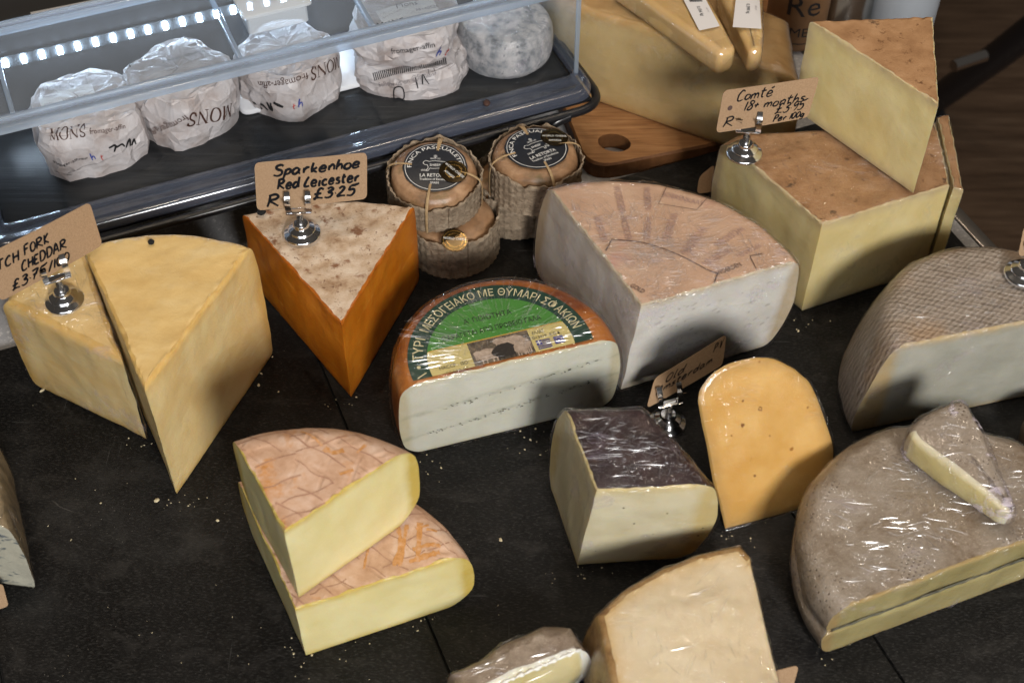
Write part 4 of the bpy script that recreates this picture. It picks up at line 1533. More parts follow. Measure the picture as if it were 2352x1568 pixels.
def cheddars():
    M['ched_paste'] = paste_mat('cheddar_paste', (0.69, 0.485, 0.205), (0.75, 0.585, 0.29), (0.60, 0.38, 0.12), .012, .40, .25, bump=.35,
                                streak=((0.72, 0.58, 0.30), (.5, .4, .3), .60))
    M['ched_rind'] = rind_mat('cheddar_top', [(0.60, 0.385, 0.135), (0.69, 0.48, 0.195), (0.75, 0.565, 0.275)], 22.0, 5, .42, bump=.45, stretch=(1, 1.6, 1), rot=(0, 0, .5), spec=.45)
    h = .131
    C, c, r = wedge((332, 894), (575, 569), (190, 565), ((190, 565), (290, 541), (380, 535), (470, 541), (575, 566)), h)
    root = thing('cheddar_wedge', pl(np.mean(C, 0), 0), 'large pale yellow cheddar wedge with bare cut faces, far left', 'cheese')
    S = Solid(C, [Lc(80, .003, .002), Ar(c, r, 80, .005, .006, .004), Lc(80, .003, .002)], 0, h, disp=.0008, dscale=38.0, seed=5)
    S.part('paste', ('paste',), 'ched_paste', root)
    S.part('rind', ('rind', 'top', 'bottom'), 'ched_rind', root)
    # the wrapped end piece
    h = .104
    P = [xy(278, 822, h), xy(196, 588, h), xy(60, 640, h), xy(6, 696, h)]
    root = thing('cheddar_end_piece', pl(np.mean(P, 0), 0), 'film-wrapped cheddar piece carrying the leftmost card clip, beside the cheddar wedge', 'cheese')
    segs = [Lc(60, .004, .003), Lr(40, .006, .006), Lr(30, .008, .01, .004), Lc(70, .006, .004)]
    zt = lambda x, y: np.interp(y, [xy(278, 822, h)[1], xy(196, 588, h)[1]], [-.004, .010])
    S = Solid(P, segs, 0, h, disp=.001, dscale=40, seed=8, shear=(0, 0), ztop=zt)
    S.part('paste', ('paste',), 'ched_paste', root)
    S.part('rind', ('rind', 'top', 'bottom'), 'ched_rind', root)
    M['film_a'] = film_mat('film_on_cheddar', (0, 0, -.5), .09, .10, (22, 190, 70), (0.66, 0.55, 0.62))
    film_of(root, S, 'film_a', 12, .0022, .0006, (12, 12))
    # crumb on the big wedge
    b = at(348, 559, .1315)
    V, F = lathe([(.0, 0), (.0025, .0006), (.0028, .002), (.0015, .0038), (.0, .004)], b, 7)
    tag(mesh('black_crumb', V, F, 'joint', None), 'tiny black crumb lying on top of the big cheddar wedge', 'crumb')
    clip_stand(150, 692, .105, 'chrome card clip standing on the wrapped cheddar piece', .45)
    card('kraft card handwritten PITCHFORK CHEDDAR on the wrapped cheddar, far left', (-29, 584), (206, 464), (236, 563), (1, 693), .136, .012,
         [('PITCH', -.05, .60, .19, .26), ('FORK', .30, .64, .19, .55), ('CHEDDAR', .24, .36, .19, .68), ('£3.75/100', .12, .09, .18, .68)], 1, .0016)


def leicester():
    h = .093
    M['leic_paste'] = paste_mat('red_leicester_paste', (0.46, 0.135, 0.006), (0.56, 0.19, 0.012), (0.38, 0.105, 0.008), .010, .36, .30,
                                streak=((0.66, 0.30, 0.05), (.9, .3, .2), .62), bump=.3)
    M['leic_rind'] = rind_mat('leicester_rind', [(0.30, 0.18, 0.10), (0.50, 0.36, 0.24), (0.62, 0.49, 0.37), (0.70, 0.60, 0.48)], 55.0, 8, .8,
                              spots=[(75.0, .56, .66, (0.24, 0.115, 0.06)), (30.0, .57, .68, (0.70, 0.58, 0.46)), (240.0, .60, .68, (0.20, 0.11, 0.065))], bump=.7)
    C, c, r = wedge((784, 744), (949, 476), (557, 491), ((557, 491), (650, 472), (750, 464), (880, 463), (949, 476)), h)
    root = thing('red_leicester_wedge', pl(np.mean(C, 0), 0), 'deep orange cheese wedge with pale mottled rind, under the Red Leicester card', 'cheese')
    S = Solid(C, [Lc(90, .0015, .002), Ar(c, r, 80, .004, .006, .003), Lc(90, .0015, .002)], 0, h, disp=.0006, dscale=60, seed=21)
    S.part('paste', ('paste',), 'leic_paste', root)
    S.part('rind', ('rind', 'top', 'bottom'), 'leic_rind', root)
    b = at(601, 490, .0945)
    V, F = lathe([(.0, 0), (.0035, .0006), (.0042, .002), (.0025, .0038), (.0, .0042)], b, 8)
    tag(mesh('black_crumb', V, F, 'joint', None), 'small black crumb on the back left rim of the orange wedge', 'crumb')
    clip_stand(695, 538, .0936, 'chrome card clip standing on the orange wedge', .06)
    card('kraft card handwritten Sparkenhoe Red Leicester on the orange wedge', (584, 374), (843, 350), (843, 457), (590, 484), .121, .020,
         [('Sparkenhoe', .16, .69, .22, .93), ('Red Leicester', .19, .40, .22, .93), ('R', .09, .06, .25, .20), ('£3.25', .51, .12, .21, .93)], 2, .0021)


def gouda():
    h = .105
    M['gouda_paste'] = paste_mat('white_gouda_paste', (0.66, 0.63, 0.56), (0.72, 0.70, 0.64), (0.52, 0.42, 0.28), .010, .5, .25, pits=0.0, bump=.5)
    M['gouda_side'] = paste_mat('gouda_shaded_cut', (0.50, 0.40, 0.29), (0.58, 0.48, 0.36), (0.46, 0.34, 0.2), .012, .45, .25, bump=.4)
    M['gouda_rind'] = rind_mat('gouda_waxed_rind', [(0.48, 0.30, 0.19), (0.57, 0.37, 0.25), (0.62, 0.43, 0.30)], 18.0, 4, .45, bump=.3,
                               spots=[(16.0, .54, .66, (0.50, 0.27, 0.22))])
    C, c, r = wedge((1474, 702), (1836, 598), (1268, 436), ((1275, 425), (1406, 412), (1534, 420), (1628, 447), (1719, 499), (1796, 557), (1836, 595)), h)
    root = thing('gouda_wedge', pl(np.mean(C, 0), 0), 'big film-wrapped white cheese wedge with purple stamped lettering on its pink rind', 'cheese')
    bul = lambda t: .010 * math.sin(PI * min(1, t * 1.02)) ** .8
    segs = [Lc(100, .0015, .002), Ar(c, r, 110, .007, .012, bul), Lc(100, .0015, .002)]
    S = Solid(C, segs, 0, h, shear=(.10, 0), disp=.0006, dscale=40, seed=31, rings=30)
    S.part('paste', ('paste',), 'gouda_paste', root)
    S.part('rind', ('rind', 'top', 'bottom'), 'gouda_rind', root)
    # eyes in the front cut face: small sunken lenses
    M['gouda_eye'] = simple('eye_hollow', (0.52, 0.49, 0.43), .5)
    bv = S.bvh()
    rr = random.Random(4)
    k = 0
    Q = lambda a, b: (1474 + (1836 - 1474) * a - 40 * b, 702 - 104 * a + 190 * b)
    while k < 34:
        a, b = rr.uniform(.12, .92), rr.uniform(.12, .70)
        p, n = cast(bv, *Q(a, b))
        k += 1
        if p is None or abs(n[2]) > .3:
            continue
        u = np.cross([0, 0, 1], n); u /= np.linalg.norm(u); w = np.cross(n, u)
        ra, rb = rr.uniform(.0008, .0028), rr.uniform(.0006, .0013)
        d = u * math.cos(.35) + w * math.sin(.35); e = np.cross(n, d)
        ring = [p + d * ra * math.cos(t) + e * rb * math.sin(t) * (1 + .3 * math.sin(2 * t + k)) + n * .00012 for t in np.linspace(0, 2 * PI, 12, endpoint=False)]
        mesh('eye', np.array(ring + [p + n * .00006]), [(i, (i + 1) % 12, 12) for i in range(12)], 'gouda_eye', root)
    # stamped lettering on the top
    zt = h + .0011
    ce = C[0] * .25 + c * .75

    def stampline(pts, w=.0008):
        v, f = ribbon([xy(*p, h) for p in pts], w)
        mesh('printed_line', np.column_stack([v, np.full(len(v), zt)]), f, 'ink_brown', root, smooth=False)

    def stamp(s, p0, p1, mat='ink_violet', sq=1.4):
        a, b = xy(*p0, h), xy(*p1, h)
        V, F, W = TXT[s]
        u = (b - a); k_ = np.linalg.norm(u) / W; u = u / np.linalg.norm(u); v = np.array([-u[1], u[0]])
        P = np.array([a + u * q[0] * k_ + v * q[1] * k_ * sq for q in V])
        mesh('stamp_lettering', np.column_stack([P, np.full(len(P), zt)]), F, mat, root, smooth=False)
    arc1 = smooth_path([np.array(p) for p in ((1405, 552), (1480, 560), (1560, 588), (1622, 620), (1648, 630))], 6)
    stampline([(1391, 578), (1405, 552)]); stampline(arc1); stampline([(1648, 630), (1640, 652)])
    stampline([(1534, 425), (1512, 470), (1600, 484), (1628, 452)], .0005)
    stampline([(1722, 590), (1738, 622)], .0006); stampline([(1722, 590), (1752, 584)], .0006)
    cx = xy(1500, 780, h)
    for (p0, p1) in (((1362, 500), (1382, 556)), ((1408, 430), (1422, 488)), ((1424, 500), (1438, 556)), ((1478, 432), (1482, 484)), ((1482, 500), (1478, 552)),
                     ((1540, 490), (1520, 552)), ((1608, 520), (1562, 580)), ((1700, 520), (1640, 560)), ((1672, 570), (1610, 604)), ((1742, 560), (1690, 586))):
        stamp('WOERDEN', p0, p1)
    stamp('BOERENKAAS', (1520, 452), (1612, 474))
    stamp('WOERDEN', (1650, 634), (1704, 612), 'ink_brown')
    for s_, p0, p1 in (('GOLD', (1446, 660), (1476, 676)),):
        stamp(s_, p0, p1, 'ink_brown')
    M['film_g'] = film_mat('film_on_gouda', (0, 0, 1.2), .14, .11, (30, 230, 80), (0.80, 0.72, 0.80))
    film_of(root, S, 'film_g', 33, .0016, .0012, (80, 15), ('top',))


def comte():
    h = .107
    M['comte_paste'] = paste_mat('comte_paste', (0.67, 0.54, 0.24), (0.73, 0.62, 0.32), (0.50, 0.39, 0.22), .013, .42, .25, bump=.25)
    M['comte_rind'] = rind_mat('comte_rind', [(0.28, 0.145, 0.065), (0.38, 0.21, 0.10), (0.46, 0.27, 0.14)], 45.0, 7, .68,
                               spots=[(120.0, .60, .70, (0.16, 0.075, 0.03)), (36.0, .64, .70, (0.10, 0.055, 0.03))], bump=.6)
    P = [xy(1888, 515, h), xy(2182, 425, h), xy(2148, 276, h), xy(1690, 306, h), xy(1662, 322, h)]
    root = thing('comte_block', pl(np.mean(P, 0), 0), 'big film-wrapped block of pale hard cheese under the Comté card and upright wedge', 'cheese')
    segs = [Lc(80, .0015, .002), Lc(60, .0015, .002), Lr(60, .006, .006), Lr(20, .012, .01, .006), Lc(80, .0018, .002, 0)]
    S = Solid(P, segs, 0, h, disp=.0006, dscale=40, seed=41)
    S.part('paste', ('paste',), 'comte_paste', root)
    S.part('rind', ('rind', 'top', 'bottom'), 'comte_rind', root)
    M['film_c'] = film_mat('film_on_comte', (0, 0, .9), .05, .10, (22, 210, 70), (0.7, 0.65, 0.66), .9)
    film_of(root, S, 'film_c', 44, .001, .0006, (12, 9), ('top',))
    # thin slice standing against its far side
    Q = [xy(2190, 429, h), xy(2213, 438, h), xy(2180, 262, h), xy(2154, 268, h)]
    root = thing('comte_slice', pl(np.mean(Q, 0), 0), 'thin upright slice of hard cheese behind the Comté block, right side', 'cheese')
    sg = [Lc(20, .001, .001), Lc(60, .0012, .001), Lr(20, .003, .003), Lc(60, .0012, .001)]
    S = Solid(Q, sg, 0, h, disp=.0004, dscale=40, seed=47, rings=6)
    S.part('paste', ('paste',), 'comte_paste', root)
    S.part('rind', ('rind', 'top', 'bottom'), 'comte_rind', root)
    film_of(root, S, 'film_c', 48, .0008, .0006, (4, 6))
    # triangular wedge on top
    z = h + .0042
    T = [xy(1861, 46, .207), xy(2157, 240, .207), xy(2143, 36, .207)]
    root = thing('comte_wedge', pl(np.mean(T, 0), z), 'bare triangular wedge with brown speckled rind standing on the Comté block', 'cheese')
    sg = [Lc(90, .0012, .0014), Lc(60, .0012, .0014), Lr(60, .004, .004, 0)]
    S = Solid(T, sg, z, .207 - z, disp=.0004, dscale=50, seed=51)
    S.part('paste', ('paste',), 'comte_paste', root)
    S.part('rind', ('rind', 'top', 'bottom'), 'comte_rind', root)
    clip_stand(1709, 354, h + .0022, 'chrome card clip standing on the Comté block', -.12)
    card('kraft card handwritten Comté 18+ months on the big block', (1662, 208), (1883, 176), (1856, 270), (1644, 306), h + .032, .014,
         [('Comté', .15, .70, .24, .53), ('18+ months', .25, .44, .22, .90), ('£3.95', .60, .24, .22, .94), ('Per 100g', .60, .05, .15, .94), ('R', .06, .12, .22, .16)], 3, .0013,
         hole=(.10, .56))
    card('small blank kraft card half hidden behind the left end of the Comté block', (1607, 404), (1642, 376), (1640, 440), (1600, 446), .004, .012, [], 4)


def board():
    zt = .010
    P = [xy(1318, 372, zt), xy(1700, 326, zt), xy(1960, -110, zt), xy(1235, -20, zt)]
    P = [xy(1352, 388, zt), xy(1664, 327, zt), xy(1900, -60, zt), xy(1215, 60, zt)]
    root = thing('wooden_board', pl(np.mean(P, 0), -.008), 'wooden cutting board with an oval hand hole beside the display case', 'cutting board')
    out = rounded(P, [.03, .02, .02, .02], 8)
    hc = xy(1411, 328, zt)
    u = xy(1448, 336, zt) - xy(1374, 320, zt); hw = np.linalg.norm(u) / 2; u /= np.linalg.norm(u); v = np.array([-u[1], u[0]])
    hole = [hc + u * hw * math.cos(a) + v * .0135 * math.sin(a) for a in np.linspace(0, 2 * PI, 28, endpoint=False)]
    # top and bottom with the hole: bridge outline and hole with a ring of quads via polar matching
    n = 96
    ang = np.linspace(0, 2 * PI, n, endpoint=False)

    def ray(poly, a):
        d = np.array([math.cos(a), math.sin(a)])
        best = None
        for i in range(len(poly)):
            p, q = poly[i] - hc, poly[(i + 1) % len(poly)] - hc
            e = q - p
            den = d[0] * e[1] - d[1] * e[0]
            if abs(den) < 1e-12:
                continue
            t = (p[0] * e[1] - p[1] * e[0]) / den
            w = (p[0] * d[1] - p[1] * d[0]) / den
            if t > 0 and -1e-9 <= w <= 1 + 1e-9 and (best is None or t > best):
                best = t
        return hc + d * best
    # sample towards each outline point so that corners survive
    an = sorted(set([math.atan2(*(p - hc)[::-1]) for p in out]) | set(((a + PI) % (2 * PI)) - PI for a in ang))
    O = [ray(out, a) for a in an]; I = [ray(hole, a) for a in an]
    m = len(an)
    g = np.mean(out, 0)
    ins = [o + (g - o) / np.linalg.norm(g - o) * .0025 for o in O]
    V = [(*p, zt) for p in I] + [(*p, zt) for p in ins] + [(*p, zt - .002) for p in O] + [(*p, -.0078) for p in O] + [(*p, -.0078) for p in I]
    F = []; k = 0
    lab = []
    for j, tg in ((0, 't'), (1, 'e'), (2, 'e'), (3, 't'), (4, 'e')):
        for i in range(m):
            i2 = (i + 1) % m
            a, b = j * m, ((j + 1) % 5) * m
            F.append((a + i2, a + i, b + i, b + i2)); lab.append(tg)
    V = np.array(V)
    Vt, Ft, _ = sub(V, [f[::-1] for f, l in zip(F, lab) if l == 't'])
    mesh('board_top', Vt, Ft, 'wood', root, sharp=30)
    Vt, Ft, _ = sub(V, [f[::-1] for f, l in zip(F, lab) if l == 'e'])
    mesh('board_edge', Vt, Ft, 'wood_edge', root, sharp=40)
    # the big pale chunk lying on it
    M['parm_paste'] = paste_mat('hard_cheese_paste', (0.52, 0.375, 0.165), (0.60, 0.45, 0.22), (0.44, 0.27, 0.10), .016, .38, .3, bump=.35)
    M['parm_rind'] = rind_mat('hard_cheese_rind', [(0.44, 0.26, 0.10), (0.52, 0.33, 0.14), (0.58, 0.39, 0.18)], 30.0, 5, .45, bump=.4)
    zb = zt + .0006
    hh = .108
    a, b = xy(1352, 228, zb), xy(1700, 349, zb)
    d = (b - a) / np.linalg.norm(b - a); nb = np.array([-d[1], d[0]])
    if nb[1] < 0:
        nb = -nb
    A_, B_ = a - d * .06, xy(1838, 176, zb + hh)
    B_ = a + d * ((B_ - a) @ d)
    pts = [A_, B_, B_ + nb * .085 - d * .045, A_ + nb * .12]
    root = thing('hard_cheese_chunk', pl(np.mean(pts, 0), zb), 'large film-wrapped golden hard cheese chunk on the wooden board', 'cheese')
    sg = [Lc(100, .006, .003, .003), Lr(60, .014, .006, .004), Lr(70, .014, .006, .004), Lr(50, .01, .006)]
    S = Solid(pts, sg, zb, hh, disp=.0016, dscale=24, seed=61)
    S.part('paste', ('paste',), 'parm_paste', root)
    S.part('rind', ('rind', 'top', 'bottom'), 'parm_rind', root)
    M['film_p'] = film_mat('film_on_chunk', (0, 0, -.5), .05, .12, (16, 120, 60), (0.72, 0.66, 0.58), .7)
    film_of(root, S, 'film_p', 62, .001, .0006, (10, 7))
    # two vacuum packed wedges on top of it
    M['pack_paste'] = paste_mat('packed_wedge_paste', (0.60, 0.40, 0.17), (0.66, 0.46, 0.22), None, .01, .25, .35, bump=.12)
    M['film_v'] = film_mat('vacuum_pouch', (0, 0, .5), .03, .06, (18, 60, 40), (0.8, 0.72, 0.64), .5)
    z0 = zb + hh + .003
    for nm, pp, lp, wt, lb in (
        ('vacuum_packed_wedge', ((1655, 122), (1690, 108), (1628, -6), (1560, -70), (1400, -60)), ((1566, -8), (1616, -10), (1653, 60), (1606, 70)), '0.356 kg',
         'larger vacuum-packed yellow wedge with a 0.356 kg label, left of the pair'),
        ('vacuum_packed_wedge', ((1724, 116), (1752, 110), (1752, -70), (1655, -70), (1655, -20)), ((1691, -10), (1744, -10), (1749, 66), (1683, 62)), '0.398 kg',
         'narrower vacuum-packed yellow wedge with a 0.398 kg label, right of the pair')):
        hz = .027
        Q = rounded([xy(*p, z0 + hz) for p in pp], [.006, .006, .01, .01, .01], 4)
        rt = thing(nm, pl(np.mean(Q, 0), z0), lb, 'cheese', 'vacuum-packed wedges')
        V = np.array(Q)
        sg2 = [('L', 'rind', 4, .006, .006, .001) for _ in Q]
        Sx = Solid(Q, sg2, z0, hz, disp=.0006, dscale=60, seed=71, rings=14)
        Sx.part('cheese_body', ('rind', 'top', 'bottom'), 'pack_paste', rt, sharp=60)
        f = Solid(Q, sg2, z0, hz, off=.0008, disp=.0012, dscale=70, seed=72, rings=14)
        V2, F2, _ = sub(f.V, [q for q, t in zip(f.F, f.T) if t != 'bottom'])
        mesh('pouch', V2, F2, 'film_v', rt, sharp=60)
        zl = z0 + hz + .0028
        LP = [at(*p, zl) for p in lp]
        mesh('weight_label', np.array(LP + [q - [0, 0, .0003] for q in LP]), [(0, 1, 2, 3), (7, 6, 5, 4)] + [(i, i + 4, (i + 1) % 4 + 4, (i + 1) % 4) for i in range(4)], 'label_white', rt, smooth=False)
        tl, tr, br, bl = LP
        # print runs along the long side, read from the right
        ux = (br - tr); ux = ux / np.linalg.norm(ux); vy = (tr - tl); vy = vy / np.linalg.norm(vy)
        o = tl + (tr - tl) * .42 + ux * .036 * (1 if '356' in wt else .9) - ux * .018
        V, F, Wd = TXT[wt]
        k = .0155 / Wd
        mesh('weight_print', np.array([o + ux * q[0] * k + vy * q[1] * k + [0, 0, .0004] for q in V]), F, 'ink_black', rt, smooth=False)
        V, F, Wd = TXT['NET WT']
        k = .007 / Wd
        mesh('label_print', np.array([o + ux * (q[0] * k + .003) + vy * (q[1] * k + .008) + [0, 0, .0004] for q in V]), F, 'ink_grey', rt, smooth=False)
        br_ = [ribbon([np.array([i * .0011, 0]), np.array([i * .0011, .012])], .0005 if i % 3 else .0008) for i in range(12)]
        V, F = join(br_)
        o2 = o - ux * .020 - vy * .004
        mesh('barcode', np.array([o2 + ux * q[0] + vy * q[1] + [0, 0, .0004] for q in V]), F, 'ink_black', rt, smooth=False)


def sheep_cheeses():
    M['bark'] = rind_mat('pressed_bark_band', [(0.19, 0.142, 0.095), (0.275, 0.21, 0.145), (0.36, 0.285, 0.205)], 130.0, 4, .8, bump=.9, bdist=.003, stretch=(1, 1, 1.6))
    M['torta'] = rind_mat('sheep_cheese_rind', [(0.15, 0.085, 0.042), (0.28, 0.155, 0.078), (0.41, 0.25, 0.14)], 60.0, 7, .40, spots=[(36.0, .52, .66, (0.15, 0.10, 0.04))], bump=.35, spec=.6)
    M['label_black'] = simple('black_label', (0.012, 0.014, 0.02), .35)
    M['sticker'] = simple('black_gold_sticker', (0.05, 0.032, 0.012), .16, .75)
    M['raffia'] = rind_mat('raffia', [(0.30, 0.20, 0.10), (0.44, 0.31, 0.17)], 300.0, 3, .6, bump=.3)
    R, H = .0405, .043
    data = []
    cL = at(1040, 637, 0) + [0, R, 0]
    tL = at(1004, 400, .083) - np.array([.004, -.008, .043])
    cR = at(1186, 548, 0) + [0, R, 0]
    tR = at(1229, 347, .086) - np.array([0, 0, .043])
    specs = [('round cheese in a bark band, bottom of the stack beside the orange wedge', cL, (0, 0, 1), False, 3),
             ('sheep cheese with black SHEEP label and bark band, beside the orange wedge', np.array([tL[0], tL[1], .0445]), (.03, -.13, 1), True, 4),
             ('round cheese in a bark band, bottom of the stack nearer the wooden board', cR, (0, 0, 1), False, 5),
             ('sheep cheese with black SHEEP label and bark band, nearer the wooden board', np.array([tR[0], tR[1], .0442]), (.02, .0, 1), True, 6)]
    for lab, c, ax, full, seed in specs:
        ax = np.asarray(ax, float); ax /= np.linalg.norm(ax)
        root = thing('sheep_cheese', c, lab, 'cheese', 'bark-banded sheep cheeses')
        prof = [(R * .2, 0), (R * .6, 0), (R * .9, .001), (R * .97, .004), (R * .99, .012), (R * .985, H * .55), (R * .97, H * .75), (R * .93, H * .87), (R * .85, H * .95), (R * .72, H * .99),
                (R * .5, H * 1.01), (R * .25, H * 1.015), (R * .02, H * 1.017)]
        pf = []
        for (r0, z0), (r1, z1) in zip(prof, prof[1:]):
            for k in range(3):
                pf.append((r0 + (r1 - r0) * k / 3, z0 + (z1 - z0) * k / 3))
        pf.append(prof[-1])
        V, F = lathe(pf, c, 72, ax)
        D = np.column_stack([fbm(V, 45.0, seed + q, 3) for q in range(3)]) * .0009
        V = V + D * np.clip((V[:, 2] - c[2]) / .004, 0, 1)[:, None]
        mesh('rind', V, F, 'torta', root, sharp=60)
        bv = BVHTree.FromPolygons([Vector(v) for v in V], [tuple(f) for f in F])
        # bark band: a thick wavy-edged strip around the side, overlapping itself
        e = np.cross(ax, [0, 1, 0]); e /= np.linalg.norm(e); f = np.cross(ax, e)
        N = 150; rows = 12
        Vb = []
        rr = random.Random(seed)
        ph = rr.uniform(0, 6)
        for layer in (0, 1):
            for j in range(rows):
                t = j / (rows - 1)
                for i in range(N + 1):
                    a = 2 * PI * 1.08 * i / N + ph
                    wob = .0014 * math.sin(a * 9 + seed) + .0010 * math.sin(a * 23 + seed * 2) + .0012 * math.sin(a * 3)
                    z = .0008 + t * (H * (.84 if full else .99) + wob)
                    emb = .0013 * math.sin(a * 20 + z * 560) * math.sin(a * 20 - z * 560)
                    r = R * (1.0 + .012 * i / N) + .0006 + emb + (.0012 if layer else 0) + .0016 * max(0, t - .75) * 4 * (0.5 + .5 * math.sin(a * 5 + seed))
                    Vb.append(c + (e * math.cos(a) + f * math.sin(a)) * r + ax * z)
        Vb = np.array(Vb)
        Fb = []
        q = N + 1
        for j in range(rows - 1):
            for i in range(N):
                a = j * q + i
                Fb.append((a, a + q, a + q + 1, a + 1))
                b = rows * q + a
                Fb.append((b, b + 1, b + q + 1, b + q))
        for i in range(N):
            a = (rows - 1) * q + i; b = a + rows * q
            Fb.append((a, b, b + 1, a + 1))
        for j in range(rows - 1):
            for i in (0, N):
                a = j * q + i; b = a + rows * q
                Fb.append((a, b, b + q, a + q))
        Vb[:, 2] = np.maximum(Vb[:, 2], c[2])
        mesh('bark_band', Vb, Fb, 'bark', root, sharp=80)
        # raffia ties
        for k, a in enumerate((-1.45, 1.7, .1, 3.2) if full else (-1.75,)):
            a += .25 * (seed - 5)
            path = []
            for rr_, zz in ((.45, 1.03), (.62, 1.02), (.78, 1.0), (.92, .93), (1.02, .82), (1.06, .6), (1.06, .3), (1.05, .03)):
                path.append(c + (e * math.cos(a) + f * math.sin(a)) * (R * rr_ + .0016) + ax * (H * zz + .001))
            P = smooth_path(path, 5)
            w = np.cross(ax, (e * math.cos(a) + f * math.sin(a)))
            Vr = []; Fr = []
            for i, p in enumerate(P):
                ww = .0010 + .0014 * math.sin(PI * i / len(P)) * (1 if k == 0 else .2)
                Vr += [p - w * ww, p + (e * math.cos(a) + f * math.sin(a)) * .0005 + ax * .0004, p + w * ww]
            for i in range(len(P) - 1):
                b = 3 * i
                Fr += [(b, b + 1, b + 4, b + 3), (b + 1, b + 2, b + 5, b + 4)]
            Vr = np.array(Vr); Vr[:, 2] = np.maximum(Vr[:, 2], c[2])
            mesh('raffia_tie', Vr, Fr, 'raffia', root)
        if seed == 3:
            q = at(1044, 553, .0455); ad = np.array([.12, -.22, .97]); ad /= np.linalg.norm(ad)
            V, F = lathe([(.0002, 0), (.0118, 0), (.0120, .0003), (.0118, .0006), (.0002, .0006)], q, 40, ad)
            sk = mesh('award_sticker', V, F, 'sticker', root, sharp=40)
            eu = np.cross([0, 1, 0.2], ad); eu /= np.linalg.norm(eu); ev = np.cross(ad, eu)
            for rr_ in (.0102, .0072):
                v2, f2 = ribbon([(rr_ * math.cos(t), rr_ * math.sin(t)) for t in np.linspace(0, 2 * PI, 49)], .0004)
                mesh('gold_ring', np.array([q + eu * x + ev * y + ad * .0010 for x, y in v2]), f2, 'ink_gold', sk, smooth=False)
            v2, f2 = text_at('WORLD CHEESE', .0036, 0, .0004, True, .0205)
            mesh('lettering', np.array([q + eu * x + ev * y + ad * .0011 for x, y in v2]), f2, 'ink_white', sk, smooth=False)
        if not full:
            continue
        # round label on top with printing, read from the front
        top = c + ax * (H * 1.017)
        ux = np.array([1.0, 0, 0]) - ax * ax[0]
        if seed == 6:
            ux = np.array([.86, .50, 0]); ux = ux - ax * (ux @ ax)
        ux /= np.linalg.norm(ux); uy = np.cross(ax, ux)
        loff = ux * .001 + uy * .001
        RL = .0290

        def put(nm, V2, F2, mat, lift, par=None):
            V2 = np.asarray(V2)
            rr2 = np.linalg.norm(V2, axis=1)
            V3 = np.array([top + loff + ux * x + uy * y + ax * (lift - .0016 * (r_ / RL) ** 2 + .0016) for (x, y), r_ in zip(V2, rr2)])
            return mesh(nm, V3, F2, mat, par or root, smooth=False)
        ringn = 48

        def disc(r, n=ringn, scal=0.0):
            V2 = [(0, 0)]
            F2 = []
            for j in (1, 2, 3, 4):
                V2 += [((r * j / 4 + (scal * math.cos(12 * t) if j == 4 else 0)) * math.cos(t), (r * j / 4 + (scal * math.cos(12 * t) if j == 4 else 0)) * math.sin(t)) for t in np.linspace(0, 2 * PI, n, endpoint=False)]
            for i in range(n):
                F2.append((0, 1 + i, 1 + (i + 1) % n))
                for j in range(3):
                    a, b = 1 + j * n, 1 + (j + 1) * n
                    F2.append((a + i, b + i, b + (i + 1) % n, a + (i + 1) % n))
            return V2, F2
        V2, F2 = disc(RL, 72, .0003)
        lbl = put('label', V2, F2, 'label_black', .0004)
        put('ring_line', *ribbon([(RL * .93 * math.cos(t), RL * .93 * math.sin(t)) for t in np.linspace(0, 2 * PI, 73)], .00042), 'ink_white', .0007, lbl)

        def arc_text(s, r, size, mid, mat='ink_white', track=1.0, inward=False, lift=.0007, par=None, cxy=(0, 0)):
            V, F, W = TXT[s]
            k = size
            out = []
            for x, y in V:
                if inward:
                    a = mid + ((x - W / 2) * k * track) / r; q = r - y * k
                else:
                    a = mid - ((x - W / 2) * k * track) / r; q = r + y * k
                out.append((cxy[0] + q * math.cos(a), cxy[1] + q * math.sin(a)))
            put('lettering', out, F, mat, lift, par or lbl)
        arc_text('FINCA PASCUALETE', RL * .73, .0058, PI / 2 + .12, track=1.25)
        for s, sz, y, wd in (('SINCE 1232', .0022, .0078, .0090), ('SHEEP', .0034, -.0004, .0098), ('LA RETORTA', .0046, -.0128, .0265), ('Tradition of Excellence', .0030, -.0166, .0270), ('SPAIN', .0030, -.0206, .0075)):
            V, F = text_at(s, sz * 1.15, 0, y, True, wd)
            put('lettering', V, F, 'ink_white', .0007, lbl)
        sh = [(-.0105, .0045), (-.0085, .0062), (-.0055, .0050), (-.002, .0058), (.004, .0055), (.0088, .0048), (.0102, .002), (.0098, -.001), (.0108, -.0035), (.0098, -.0048), (.0084, -.0028), (.0075, -.0022),
              (.007, -.0055), (.0055, -.0058), (.005, -.0030), (-.002, -.0034), (-.0045, -.0030), (-.006, -.0058), (-.0075, -.0060), (-.0062, -.0022), (-.0072, .0010), (-.0090, .0012), (-.0108, .0030), (-.0105, .0045)]
        v, f2 = ribbon(smooth_path([np.array(p) for p in sh], 3), .00042)
        put('sheep_outline', v, f2, 'ink_white', .0007, lbl)
        v, f2 = join([ribbon([(-.0012, .0128), (-.0012, .0106), (0, .0094), (.0012, .0106), (.0012, .0128), (-.0012, .0128)], .0003), ribbon([(0, .0128), (0, .0096)], .0003),
                      ribbon([(-.0012, .0114), (.0012, .0114)], .0003)] + [ribbon([(-.0120 + .0008 * i, -.0062), (-.0124 + .0010 * i, -.0044 + .0004 * (i % 2))], .0003) for i in range(6)])
        put('crest', v, f2, 'ink_white', .0007, lbl)
        # award sticker over the label's edge
        sc = (.0165, -.0060) if seed == 4 else (.0215, .0040)
        V2, F2 = disc(.0128, 40)
        V2 = [(x + sc[0], y + sc[1]) for x, y in V2]
        stk = put('award_sticker', V2, F2, 'sticker', .0011)
        th0 = -.75 if seed == 4 else -.45

